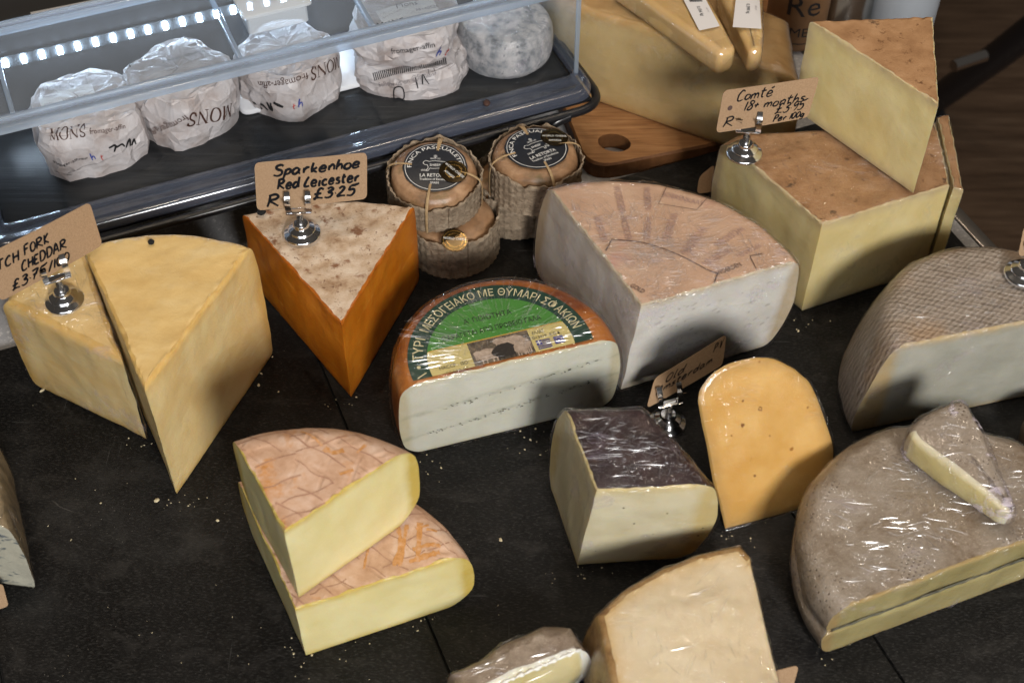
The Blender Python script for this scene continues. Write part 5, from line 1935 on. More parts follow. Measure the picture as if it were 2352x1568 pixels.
        def rot(P, a):
            return [(sc[0] + x * math.cos(a) - y * math.sin(a), sc[1] + x * math.sin(a) + y * math.cos(a)) for x, y in P]
        v, f2 = text_at('WORLD CHEESE', .0036, 0, .0004, True, .0225)
        put('lettering', rot(v, th0), f2, 'ink_white', .0015, stk)
        v, f2 = text_at('AWARDS', .0034, 0, -.0062, True, .0115)
        put('lettering', rot(v, th0), f2, 'ink_white', .0015, stk)
        for q in (.0112, .0075, .0072):
            v, f2 = ribbon([(q * math.cos(t), q * math.sin(t)) for t in np.linspace(0.4, PI - .4 if q > .01 else 2.4 * PI, 50)], .0004)
            put('gold_ring', rot(v, th0), f2, 'ink_gold', .0014, stk)
        v, f2 = text_at('GOLD', .003, 0, .0068, True, .007)
        put('lettering', rot(v, th0), f2, 'ink_gold', .0015, stk)


cheddars(); leicester(); gouda(); comte(); board(); sheep_cheeses()


def clip_poly(P, o, n):
    """part of polygon P on the side (p - o).n <= 0"""
    out = []
    for i in range(len(P)):
        a, b = np.asarray(P[i]), np.asarray(P[(i + 1) % len(P)])
        da, db = (a - o) @ n, (b - o) @ n
        if da <= 0:
            out.append(a)
        if da * db < 0:
            out.append(a + (b - a) * da / (da - db))
    return out


def greek():
    h = .086
    M['thyme_paste'] = paste_mat('white_thyme_paste', (0.60, 0.60, 0.49), (0.67, 0.67, 0.57), (0.55, 0.50, 0.34), .006, .5, .25, grain=1300.0, bump=.35)
    M['orange_rind'] = rind_mat('waxed_orange_rind', [(0.22, 0.055, 0.012), (0.40, 0.13, 0.022), (0.48, 0.18, 0.035)], 26.0, 5, .3, spots=[(20.0, .5, .66, (0.17, 0.05, 0.02))], bump=.35, spec=.6)
    for key in ('thyme_paste',):
        tree = M[key].node_tree
        q = NT.__new__(NT); q.m = M[key]; q.t = tree
        bs = [n for n in tree.nodes if n.type == 'BSDF_PRINCIPLED'][0]
        src = bs.inputs['Base Color'].links[0].from_socket
        sp = q.n('SeparateXYZ', Vector=q.n('TexCoord').outputs['Object'])
        msk = None
        for z_, sl in ((.056, .10), (.031, .12)):
            dz = q.math('ABSOLUTE', q.math('SUBTRACT', sp.outputs[2], q.math('ADD', z_, q.math('MULTIPLY', sp.outputs[0], sl))))
            w_ = q.math('SUBTRACT', 1.0, q.math('DIVIDE', dz, .0042), True)
            msk = w_ if msk is None else q.math('MAXIMUM', msk, w_)
        nz = q.ramp(q.noise(q.obj((1, 1, 2)), 55.0, 4, .65), [(.42, 0.0), (.66, 1.0)])
        q.set(bs, 'Base Color', q.mix(q.math('MULTIPLY', q.math('MULTIPLY', msk, nz), .55), src, (.26, .28, .20)))
    c, r = circ([xy(*p, h) for p in ((928, 889), (1019, 669), (1163, 632), (1307, 669), (1413, 776))])
    L, R = xy(930, 889, h), xy(1413, 776, h)
    root = thing('thyme_half_wheel', pl(c, 0), 'orange-rinded half wheel of white cheese with green and yellow Greek label', 'cheese')
    bul = lambda t: .007 * math.sin(PI * t) ** .8
    segs = [('L', 'paste', 130, .0015, .0015, 0.0), Ar(c, r, 120, .010, .014, bul)]
    S = Solid([L, R], segs, 0, h, disp=.0005, dscale=40, seed=81, g=(L + R) / 2 + (c - (L + R) / 2) * 1 + np.array([-.012, .035]))
    S.part('paste', ('paste',), 'thyme_paste', root)
    S.part('rind', ('rind', 'top', 'bottom'), 'orange_rind', root)
    # two bands of thyme in the cut face
    M['thyme'] = simple('dried_thyme', (0.075, 0.085, 0.045), .7)
    M['thyme2'] = simple('dark_thyme', (0.03, 0.034, 0.026), .7)
    bv = S.bvh()
    rr = random.Random(12)
    d = (R - L); W = np.linalg.norm(d); d = d / W
    nf = np.array([d[1], -d[0]])
    parts = [[], []]
    for band, (zz, slope, n) in enumerate(((.064, .014, 46), (.039, .018, 70))):
        for i in range(n):
            a = rr.uniform(.08, .94)
            if rr.random() < .5:
                a = min(.95, max(.05, rr.choice((.18, .30, .46, .62, .78, .86)) + rr.gauss(0, .025)))
            z = zz - .008 + slope * (a - .5) + rr.gauss(0, .0011) - .010 * math.sin(a * 5) * .15
            p2 = L + d * W * a
            ln, wd, an = rr.uniform(.0004, .0016), rr.uniform(.0002, .0005), rr.uniform(-.9, .9)
            ca, sa = math.cos(an), math.sin(an)
            q = [(-ln, 0), (0, -wd), (ln, 0), (0, wd)]
            Vp = [np.array([*(p2 + d * (x * ca - y * sa) + nf * .0007), z + x * sa + y * ca]) for x, y in q]
            parts[i % 2].append((np.array(Vp + [np.mean(Vp, 0) + [*(nf * .0003), 0]]), [(0, 1, 4), (1, 2, 4), (2, 3, 4), (3, 0, 4)]))
    V, F = join(parts[0]); o = mesh('thyme_flecks', V, F, 'thyme', root); o['kind'] = 'stuff'
    V, F = join(parts[1]); o = mesh('thyme_flecks', V, F, 'thyme2', root); o['kind'] = 'stuff'
    # ---- round label on the top
    lc = c + np.array([-.0045, .001])
    rO, rI = .0745, .0590
    zt = h + .0009
    th = math.atan2(d[1], d[0])                 # reading direction
    cut_n = nf; cut_o = L + nf * (-.0035)

    def put(name, polys, mat, lift, par=None):
        V = []; F = []
        for P in polys:
            P = clip_poly(P, cut_o, cut_n)
            if len(P) >= 3:
                k = len(V); V += [np.array([p[0], p[1], zt + lift]) for p in P]; F.append(tuple(range(k, k + len(P))))
        if not F:
            return None
        return mesh(name, np.array(V), F, mat, par or root, smooth=False)

    def pol(rad, a):
        return lc + rad * np.array([math.cos(a + th), math.sin(a + th)])

    def loc(x, y):
        return lc + x * d - y * nf
    for k, v in (('lab_dark', (0.006, 0.042, 0.026)), ('lab_green', (0.06, 0.24, 0.035)), ('lab_yellow', (0.62, 0.52, 0.20)), ('lab_cream', (0.72, 0.66, 0.40)), ('lab_orange', (0.60, 0.36, 0.06)),
                 ('flag_blue', (0.05, 0.05, 0.24))):
        M[k] = simple('label_' + k, v, .4)
    t = NT('label_photo')
    nz = t.noise(t.obj(), 150.0, 5, .65)
    M['lab_photo'] = t.finish(t.pbsdf(Base__Color=t.ramp(nz, [(.3, (.035, .028, .018)), (.5, (.11, .085, .06)), (.66, (.22, .17, .11))]).outputs[0], Roughness=.4))
    M['sheep_wool'] = rind_mat('photo_sheep_pale', [(.30, .22, .16), (.55, .44, .35)], 200.0, 3, .5, bump=0)
    M['sheep_dark'] = simple('photo_sheep_dark', (.018, .014, .012), .5)
    n = 120
    an = np.linspace(-.35, PI + .35, n)
    base = put('label', [[pol(rI, a), pol(rO, a), pol(rO, b), pol(rI, b)] for a, b in zip(an, an[1:])], 'lab_dark', 0)
    put('yellow_field', [[lc, pol(rI, a), pol(rI, b)] for a, b in zip(an, an[1:])], 'lab_yellow', .00008, base)
    # green upper field: above a chord
    yG = .0175
    gp = [pol(rI, a) for a in np.linspace(math.asin(yG / rI), PI - math.asin(yG / rI), 60)]
    put('green_field', [gp], 'lab_green', .0002, base)
    x_ = rI * math.cos(math.asin(yG / rI))
    put('orange_line', [[loc(-x_ + .001, yG - .0004), loc(x_ - .001, yG - .0004), loc(x_ - .001, yG + .0006), loc(-x_ + .001, yG + .0006)]], 'lab_orange', .00028, base)
    # photograph of a flock
    px0, px1, py0, py1 = -.024, .026, -.019, yG - .0006
    ph = put('photo', [[loc(px0, py0), loc(px1, py0), loc(px1, py1), loc(px0, py1)]], 'lab_photo', .0003, base)

    def blob(x, y, rx, ry, mat, sd, lift):
        q = random.Random(sd)
        put('sheep_shape', [[loc(x + rx * (1 + q.uniform(-.12, .12)) * math.cos(a), y + ry * (1 + q.uniform(-.12, .12)) * math.sin(a)) for a in np.linspace(0, 2 * PI, 16, endpoint=False)]], mat, lift, ph)
    for i, (x, y, rx, ry, m_) in enumerate(((-.011, .0015, .0095, .006, 'sheep_wool'), (.012, .0095, .009, .0055, 'sheep_wool'), (.020, .004, .005, .006, 'sheep_wool'), (.002, .012, .006, .0035, 'sheep_wool'),
                                            (.003, .0015, .0105, .0075, 'sheep_dark'), (-.019, .004, .0035, .0028, 'sheep_wool'), (.016, .0005, .006, .006, 'sheep_wool'))):
        blob(x, y, rx, ry, m_, i, .0004 + .00004 * i)
        for lx in (-.6, -.25, .3, .65):
            put('sheep_shape', [[loc(x + rx * lx - .0005, y - ry - .0045), loc(x + rx * lx + .0005, y - ry - .0045), loc(x + rx * lx + .0006, y - ry * .5), loc(x + rx * lx - .0006, y - ry * .5)]], m_, .0003 + .00004 * (i + 1), ph)

    def flat_text(s, x, y, size, width, mat, lift=.0005, center=True):
        V, F = text_at(s, size, 0, 0, center, width)
        Q = np.array([[*loc(x + a, y + b), zt + lift] for a, b in V])
        keep = [f for f in F if all((Q[i][:2] - cut_o) @ cut_n < 0 for i in f)]
        if keep:
            V3, F3, _ = sub(Q, keep)
            mesh('lettering', V3, F3, mat, base, smooth=False)

    def arc_text(s, a_mid, size, span, mat='lab_cream'):
        V, F, W = TXT[s]
        rm = rI + (rO - rI) * .22
        Q = []
        for x, y in V:
            a = a_mid - (x / W - .5) * span
            Q.append([*pol(rm + y * size, a), zt + .0005])
        Q = np.array(Q)
        keep = [f for f in F if all((Q[i][:2] - cut_o) @ cut_n < 0 for i in f)]
        if keep:
            V3, F3, _ = sub(Q, keep)
            mesh('lettering', V3, F3, mat, base, smooth=False)
    arc_text('ΜΕΣΟΓΕΙΑΚΟ ΜΕ ΘΥΜΑΡΙ ΣΦΑΚΙΩΝ', 1.31, .0112, 2.38)
    arc_text('ΤΥΡΙ', 2.80, .0112, .36)
    arc_text('ΚΙΑ', 3.32, .0112, .28)
    put('dot', [[pol(rI + (rO - rI) * .5 + .0016 * math.cos(a), 3.08 + .0016 / .066 * math.sin(a)) for a in np.linspace(0, 2 * PI, 14, endpoint=False)]], 'lab_cream', .0005, base)
    flat_text("Α' ΠΟΙΟΤΗΤΑ", 0, .0375, .0075, .040, 'ink_black')
    flat_text('ΠΑΡΑΓΕΤΑΙ ΑΠΟ ΠΡΟΒΕΙΟ ΓΑΛΑ', 0, .0245, .0072, .082, 'ink_black')
    flat_text('HACCP - ISO:', -.0395, -.0035, .0048, .024, 'ink_black')
    flat_text('22000:05', -.0385, -.0100, .0048, .018, 'ink_black')
    flat_text('ΕΛΛΑΣ', .0340, .0105, .0042, .010, 'ink_black')
    flat_text('G13419  Ε.Ο.Κ.', .0395, .0055, .0042, .024, 'ink_black')
    fx, fy = .029, -.006
    for i in range(5):
        put('flag_stripe', [[loc(fx, fy + i * .0020), loc(fx + .0115, fy + i * .0020), loc(fx + .0115, fy + i * .0020 + .0011), loc(fx, fy + i * .0020 + .0011)]], 'flag_blue', .0005, base)
    put('flag_canton', [[loc(fx, fy + .005), loc(fx + .0045, fy + .005), loc(fx + .0045, fy + .0095), loc(fx, fy + .0095)]], 'flag_blue', .00055, base)
    put('flag_cross', [[loc(fx + .0018, fy + .005), loc(fx + .0027, fy + .005), loc(fx + .0027, fy + .0095), loc(fx + .0018, fy + .0095)]], 'ink_white', .0006, base)
    put('flag_cross', [[loc(fx, fy + .0068), loc(fx + .0045, fy + .0068), loc(fx + .0045, fy + .0077), loc(fx, fy + .0077)]], 'ink_white', .00065, base)
    put('flag_field', [[loc(fx + .0145, fy + .0015), loc(fx + .0225, fy + .0015), loc(fx + .0225, fy + .0095), loc(fx + .0145, fy + .0095)]], 'flag_blue', .0005, base)
    for k in range(12):
        a = 2 * PI * k / 12
        x, y = fx + .0185 + .0024 * math.cos(a), fy + .0055 + .0024 * math.sin(a)
        put('flag_star', [[loc(x - .0003, y - .0003), loc(x + .0003, y - .0003), loc(x + .0003, y + .0003), loc(x - .0003, y + .0003)]], 'lab_yellow', .00055, base)
    # film over rind and label, gathered in radial pleats
    b0 = np.array(root.location)
    M['film_k'] = film_mat('film_on_label', (0, 0, .4), .05, .12, (40, 120, 60), (0.8, 0.8, 0.82), .55, radial=(lc[0] - b0[0] + .01, lc[1] - b0[1] - .03, 46.0))
    rr = random.Random(77)
    pt = []
    for k in range(150):
        a = rr.uniform(-.1, PI + .1)
        r0 = rr.uniform(.030, .066); r1 = min(r0 + rr.uniform(.008, .026), r - .002)
        wv = rr.gauss(0, .035)
        Pk = [pol(r0 + (r1 - r0) * i / 6, a + wv * (i / 6) ** 2) for i in range(7)]
        if any((p - cut_o) @ cut_n > 0 for p in Pk):
            continue
        ww = rr.uniform(.0002, .0005)
        v_, f_ = ribbon(Pk, [max(.00008, 2 * ww * math.sin(PI * (i + .3) / 6.6)) for i in range(7)])
        V = np.column_stack([v_, np.full(len(v_), h + .0030)])
        mids = np.column_stack([np.array(Pk), np.full(7, h + .0030 + ww)])
        VV = []
        for i in range(7):
            VV += [V[2 * i], mids[i], V[2 * i + 1]]
        FF = []
        for i in range(6):
            b = 3 * i
            FF += [(b, b + 1, b + 4, b + 3), (b + 1, b + 2, b + 5, b + 4)]
        pt.append((np.array(VV), FF))
    V, F = join(pt)
    o = mesh('film_pleats', V, F, 'crease', root, sharp=80); o['kind'] = 'stuff'
    film_of(root, S, 'film_k', 84, .0006, .0022, (14, 9), ('top',))


def small_wedges():
    M['reb_paste'] = paste_mat('soft_yellow_paste', (0.66, 0.565, 0.27), (0.71, 0.63, 0.34), (0.52, 0.38, 0.09), .0085, .42, .35, bump=.22,
                               streak=((0.72, 0.66, 0.42), (.2, .3, .6), .66))
    t = NT('washed_pink_rind')
    o = t.obj()
    nz = t.noise(o, 45.0, 7, .65)
    c = t.ramp(nz, [(.3, (.44, .25, .145)), (.5, (.59, .38, .26)), (.68, (.69, .51, .40))]).outputs[0]
    # basket weave scores
    hs = None
    for ang, off in ((.25, 0), (-.85, .3)):
        m = t.obj((1, 1, 1), (0, 0, ang))
        wv = t.n('TexWave', Vector=m, Scale=15.0, Distortion=2.6, Detail=2.0, Detail__Scale=.6, Phase__Offset=off * 6)
        ln = t.ramp(wv.outputs[0], [(.93, 0.0), (.995, 1.0)]).outputs[0]
        brk = t.ramp(t.noise(m, 30.0, 2), [(.44, 0.0), (.58, 1.0)]).outputs[0]
        ln = t.math('MULTIPLY', ln, brk)
        hs = ln if hs is None else t.math('MAXIMUM', hs, ln)
    c = t.mix(t.math('MULTIPLY', hs, .12), c, (.38, .19, .11))
    ora = t.ramp(t.noise(t.obj(), 24.0, 5, .6), [(.55, 0.0), (.63, 1.0)]).outputs[0]
    c = t.mix(t.math('MULTIPLY', ora, .85), c, (.55, .235, .055))
    fr = t.noise(o, 420.0, 4, .7)
    c = t.mix(t.ramp(fr, [(.62, 0.0), (.74, .5)]), c, (.30, .16, .10))
    b = t.bump(t.math('SUBTRACT', t.math('MULTIPLY', nz, .6), t.math('MULTIPLY', hs, .35)), .7, .0016)
    M['reb_rind'] = t.finish(t.pbsdf(Base__Color=c, Roughness=.8, Normal=b, Specular__IOR__Level=.2))
    M['reb_score'] = rind_mat('score_crease', [(.36, .19, .12), (.48, .28, .19)], 200.0, 3, .85, bump=.2)
    M['reb_smear'] = rind_mat('orange_smear', [(.46, .20, .055), (.58, .29, .11), (.62, .38, .24)], 260.0, 5, .8, bump=.3)
    SM_LOW = [(.0034, (908, 1200), (920, 1240), (905, 1300)), (.0030, (935, 1205), (925, 1260), (918, 1300)), (.0045, (965, 1200), (962, 1250), (958, 1290)), (.0035, (948, 1262), (990, 1250), (1012, 1255)),
              (.0032, (955, 1215), (985, 1205)), (.0026, (980, 1215), (1004, 1218)), (.0018, (852, 1240), (842, 1275), (836, 1306)), (.0050, (940, 1290), (985, 1275), (1010, 1268))]
    SM_UP = [(.0022, (780, 1090), (812, 1080)), (.0040, (745, 1030), (765, 1040), (790, 1034)), (.0026, (840, 1020), (820, 1040)), (.0022, (690, 985), (715, 1000), (740, 1024))]
    h = .0655
    bul = lambda t_: .007 * math.sin(PI * min(max(t_, 0), 1)) ** .7
    for lab, A, R, L, arc, z0, hh, bt in (
        ('pink-rinded pale yellow wedge lying on the counter under a second wedge', (679, 1398), (1062, 1274), (545, 1100), ((545, 1100), (925, 1137), (979, 1168), (1029, 1217), (1062, 1270)), 0, h, .012),
        ('pink-rinded pale yellow wedge stacked on top of another, front left', (653, 1219), (938, 1026), (534, 1002), ((534, 1002), (614, 977), (729, 968), (825, 983), (902, 1008), (938, 1024)), h + .0012, .083, .016)):
        z = z0 + hh
        C, c, r = wedge(A, R, L, arc, z)
        root = thing('soft_cheese_wedge', pl(np.mean(C, 0), z0), lab, 'cheese', 'stacked pink-rinded wedges')
        segs = [Lc(90, .0012, .0015), Ar(c, r, 90, bt, .022, bul), Lc(90, .0012, .0015)]
        S = Solid(C, segs, z0, hh, disp=.0006, dscale=45, seed=91 + int(z0 * 1000))
        S.part('paste', ('paste',), 'reb_paste', root)
        S.part('rind', ('rind', 'top', 'bottom'), 'reb_rind', root)
        bv = S.bvh()
        rr = random.Random(int(z0 * 1000) + 3)
        cen = np.mean(C, 0)
        nn = 0
        for ang in (.42, -.62):
            dd = np.array([math.cos(ang), math.sin(ang)]); ee = np.array([-dd[1], dd[0]])
            for k in range(-6, 7):
                o0 = cen + ee * (k * .0155 + rr.uniform(-.003, .003))
                tt = -.11
                while tt < .11:
                    ln = rr.uniform(.018, .06)
                    if rr.random() < .8:
                        Pk = [o0 + dd * (tt + ln * i / 7) + ee * (.0010 * math.sin(i * 1.3 + k) + rr.gauss(0, .0003)) for i in range(8)]
                        v_, f_ = ribbon(Pk, [rr.uniform(.0004, .0012) for _ in range(8)])
                        q = conform(v_, f_, np.array([0, 0, z]), (1, 0, 0), (0, 1, 0), (0, 0, 1), bv, .00025, .005)
                        if q:
                            keep = [f for f in q[1] if min(q[0][i][2] for i in f) > z - .02]
                            if keep:
                                V3, F3, _ = sub(q[0], keep)
                                mesh('rind_score', V3, F3, 'reb_score', root, smooth=False)
                    tt += ln + rr.uniform(.0, .012)
        for sm in (SM_LOW if z0 == 0 else SM_UP):
            v_, f_ = ribbon(smooth_path([xy(*p, z) for p in sm[1:]], 5), [sm[0] * rr.uniform(.5, 1.3) for _ in range(len(smooth_path([xy(*p, z) for p in sm[1:]], 5)))])
            q = conform(v_, f_, np.array([0, 0, z]), (1, 0, 0), (0, 1, 0), (0, 0, 1), bv, .0003, .004)
            if q:
                mesh('orange_smear', *q, 'reb_smear', root, smooth=False)


def black_rind():
    h = .097
    M['bp_paste'] = paste_mat('ivory_paste', (0.58, 0.52, 0.33), (0.66, 0.61, 0.43), (0.55, 0.44, 0.20), .010, .45, .25, bump=.3, specks=(120.0, .10, (0.05, 0.05, 0.03)))
    M['black_rind'] = rind_mat('black_rind', [(0.012, 0.005, 0.007), (0.026, 0.012, 0.014), (0.052, 0.026, 0.027)], 50.0, 6, .42, bump=.6, spots=[(30.0, .6, .7, (0.055, 0.028, 0.02))])
    P = [xy(1370, 1128, h), xy(1634, 1112, h), xy(1541, 1001, h), xy(1474, 934, h), xy(1300, 938, h)]
    root = thing('black_rind_wedge', pl(np.mean(P, 0), 0), 'ivory wedge with dark purple-black rind under crinkled film, front centre', 'cheese')
    bul = lambda t: .012 * math.sin(PI * t) ** .8
    segs = [Lc(80, .0015, .002), ('L', 'rind', 40, .008, .012, bul), ('L', 'rind', 30, .008, .012, bul), ('L', 'rind', 50, .008, .012, bul), Lc(80, .0015, .002)]
    S = Solid(P, segs, 0, h, shear=(.11, .0), disp=.0007, dscale=45, seed=101)
    S.part('paste', ('paste',), 'bp_paste', root)
    S.part('rind', ('rind', 'top', 'bottom'), 'black_rind', root)
    M['film_b'] = film_mat('film_on_black', (0, 0, .2), .09, .10, (26, 210, 80), (0.55, 0.46, 0.60))
    film_of(root, S, 'film_b', 103, .002, .0008, (24, 11), ('top', 'rind'))


def old_amsterdam():
    M['oa_paste'] = paste_mat('aged_gouda_paste', (0.60, 0.335, 0.085), (0.67, 0.41, 0.13), (0.44, 0.27, 0.09), .014, .35, .3, bump=.25, specks=(75.0, .13, (0.36, 0.17, 0.03)))
    M['oa_rind'] = rind_mat('black_wax', [(0.008, 0.007, 0.007), (0.02, 0.017, 0.016)], 40.0, 4, .3, bump=.4)
    b0, b1 = at(1667, 1216, .001), at(1852, 1166, .001)
    top = at(1764, 821, .118)
    u = b1 - b0; u[2] = 0; u /= np.linalg.norm(u)
    mid = (b0 + b1) / 2
    nf = np.cross(u, top - mid); nf /= np.linalg.norm(nf)
    if nf[1] > 0:
        nf = -nf
    v = np.cross(nf, u)
    if v[2] < 0:
        v = -v

    def on(x, y):
        d = at(x, y, 0.0) - CAM
        t = ((b0 - CAM) @ nf) / (d @ nf)
        return CAM + d * t
    px = [(1667, 1216), (1760, 1192), (1852, 1166), (1895, 1140), (1917, 1052), (1904, 983), (1868, 890), (1842, 862), (1818, 843), (1764, 821), (1692, 830), (1650, 850), (1631, 865), (1612, 890), (1605, 915), (1606, 940), (1624, 1027), (1645, 1131)]
    P = [on(*p) for p in px]
    P = [np.array([(p - b0) @ u, (p - b0) @ v]) for p in P]
    P = [np.array(q) for q in smooth_path(P[2:] + [P[0]], 4)] + [P[1]]
    g = np.mean(P, 0)
    root = thing('aged_gouda_piece', pl(mid[:2], 0), 'amber aged cheese with rounded top and black wax back, leaning beside the dark-rinded wedge', 'cheese')
    N = len(P)
    V = []; F = []; tg = []
    rings = 24
    for j in range(rings):
        k = 1 - j / rings
        k2 = k - .004 * (1 if j == 0 else 0)
        for p in P:
            q = g + (p - g) * k2
            V.append(b0 + u * q[0] + v * q[1] - nf * (.0015 if j == 0 else 0.0))
    for j in range(rings - 1):
        for i in range(N):
            F.append((j * N + i, j * N + (i + 1) % N, (j + 1) * N + (i + 1) % N, (j + 1) * N + i)); tg.append('paste')
    F.append(tuple((rings - 1) * N + i for i in range(N))); tg.append('paste')
    base = len(V)
    for dep, k in ((.0015, 1.0), (.006, 1.004), (.02, 1.0), (.035, .98), (.048, .95), (.056, .86)):
        for p in P:
            q = g + (p - g) * k
            w = b0 + u * q[0] + v * q[1] + np.array([.17, .63, -.76]) * dep
            V.append(w)
    nd = 6
    for i in range(N):
        F.append((i, base + i, base + (i + 1) % N, (i + 1) % N)); tg.append('rind')
        for j in range(nd - 1):
            a = base + j * N
            F.append((a + i, a + N + i, a + N + (i + 1) % N, a + (i + 1) % N)); tg.append('rind')
    F.append(tuple(base + (nd - 1) * N + i for i in range(N))[::-1]); tg.append('rind')
    V = np.array(V)
    V = V + np.column_stack([fbm(V, 50.0, 7 + q, 2) for q in range(3)]) * .0005
    V[:, 2] = np.maximum(V[:, 2], .0)
    # drop a skirt from the back to the counter so that it stands
    edge = np.zeros(len(V))
    for i, q in enumerate(V):
        pass
    for j in range(rings):
        k = 1 - j / rings
        edge[j * N:(j + 1) * N] = (1 - k) * .055
    for nm, m_ in (('paste', 'oa_paste'), ('rind', 'oa_rind')):
        V2, F2, used = sub(V, [f for f, t in zip(F, tg) if t == nm])
        mesh(nm, V2, F2, m_, root, sharp=40, attr={'edge': edge[used]})
    M['pit'] = simple('brown_pit', (0.22, 0.09, 0.012), .6)
    rr = random.Random(3)
    for (x, y), k in (((1746, 938), 1.5), ((1706, 976), 1.3), ((1720, 1052), 1.6), ((1733, 1092), 1.0), ((1706, 920), .7), ((1768, 1000), .5), ((1680, 1000), .5)):
        p = on(x, y)
        ring = [p + nf * .0004 + u * k * .0011 * math.cos(a) * rr.uniform(.7, 1.3) + v * k * .0012 * math.sin(a) * rr.uniform(.7, 1.4) for a in np.linspace(0, 2 * PI, 10, endpoint=False)]
        mesh('pit', np.array(ring + [p - nf * .0001]), [(i, (i + 1) % 10, 10) for i in range(10)], 'pit', root)
    M['film_o'] = film_mat('film_on_amber', (.8, 0, .2), .03, .10, (20, 160, 60), (0.8, 0.7, 0.55), .7)
    fV = V + nf * .0012
    ctr = V.mean(0)
    fV = fV + (fV - ctr) * .012
    fV = fV + np.column_stack([ridge(fV, 60.0, 17 + q) for q in range(3)]) * .0004
    fV[:, 2] = np.maximum(fV[:, 2], .0003)
    mesh('cling_film', fV, F, 'film_o', root, sharp=60)
    # the rest of the wheel segment, standing behind on the counter
    back = b0 + u * g[0] + v * g[1] - nf * .05
    clip_stand(1532, 972, 0.0, 'chrome card clip standing on the counter behind the dark-rinded wedge', .3)
    card('kraft card handwritten Old Amsterdam, behind the dark-rinded wedge', (1504, 868), (1669, 767), (1660, 838), (1485, 938), .030, .012,
         [('Old', .16, .60, .26, .44), ('Amsterdam', .08, .34, .22, .82), ('P.V', .82, .66, .24, .97)], 6, .0011)


def manchego():
    h = .098
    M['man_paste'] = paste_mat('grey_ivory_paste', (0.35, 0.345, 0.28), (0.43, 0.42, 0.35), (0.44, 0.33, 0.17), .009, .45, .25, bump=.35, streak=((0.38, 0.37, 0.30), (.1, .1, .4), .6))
    t = NT('plaited_grey_rind')
    hh_ = None
    for ang, sc_ in ((.75, 78.0), (1.9, 60.0)):
        wv = t.n('TexWave', Vector=t.obj((1, 1, 1), (0, 0, ang)), Scale=sc_, Distortion=2.5, Detail=2.0)
        wz = t.n('TexWave', Vector=t.obj((1, 1, 1), (0, 1.2, ang)), Scale=sc_ * .8, Distortion=3.0, Detail=2.0)
        k_ = t.math('MAXIMUM', wv.outputs[1], t.math('MULTIPLY', wz.outputs[1], .6))
        hh_ = k_ if hh_ is None else t.math('MULTIPLY', t.math('ADD', hh_, k_), .5)
    nz = t.noise(t.obj(), 60.0, 6, .65)
    big = t.noise(t.obj(), 14.0, 3)
    c = t.ramp(t.math('ADD', t.math('MULTIPLY', hh_, .5), t.math('MULTIPLY', nz, .5)), [(.25, (.18, .14, .105)), (.52, (.28, .23, .18)), (.80, (.38, .325, .27))]).outputs[0]
    c = t.mix(t.ramp(big, [(.48, 0.0), (.66, .7)]), c, (.40, .25, .13))
    M['man_rind'] = t.finish(t.pbsdf(Base__Color=c, Roughness=.6, Normal=t.bump(t.math('ADD', hh_, t.math('MULTIPLY', nz, .9)), .6, .0016)))
    c, r = circ([xy(*p, h) for p in ((2058, 640), (2125, 588), (2209, 562), (2276, 560), (2327, 568))])
    L0 = xy(2068, 796, h); R0 = xy(2352, 740, h)
    d = (R0 - L0) / np.linalg.norm(R0 - L0)
    nf = np.array([d[1], -d[0]])

    def hit(sgn):
        w = L0 - c; b = w @ d; q = w @ w - r * r
        return L0 + d * (-b + sgn * math.sqrt(b * b - q))
    L, R = hit(-1), hit(1)
    root = thing('ribbed_half_wheel', pl(c, 0), 'half wheel with ribbed grey-brown rind in film, at the right edge behind', 'cheese')
    bul = lambda t: .022 * (1 - t) ** .9 + .004 * math.sin(PI * t)
    segs = [Lc(110, .002, .002, lambda t: .003 * (1 - t)), Ar(c, r, 120, .009, .010, bul)]
    S = Solid([L, R], segs, 0, h, disp=.0008, dscale=40, seed=111, g=(L + R) / 2 - nf * r * .42)
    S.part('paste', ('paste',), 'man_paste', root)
    S.part('rind', ('rind', 'top', 'bottom'), 'man_rind', root)
    M['film_m'] = film_mat('film_on_ribbed', (0, 0, .9), .08, .13, (40, 240, 80), (0.66, 0.56, 0.62), .9)
    film_of(root, S, 'film_m', 113, .001, .0006, (26, 9), ('top', 'rind'))
    clip_stand(2350, 632, h + .002, 'chrome card clip cut off by the right edge, on the ribbed half wheel', .2)
    card('kraft card cut off by the right picture edge, on the ribbed half wheel', (2352, 520), (2490, 480), (2490, 560), (2338, 590), h + .03, .012, [], 8)


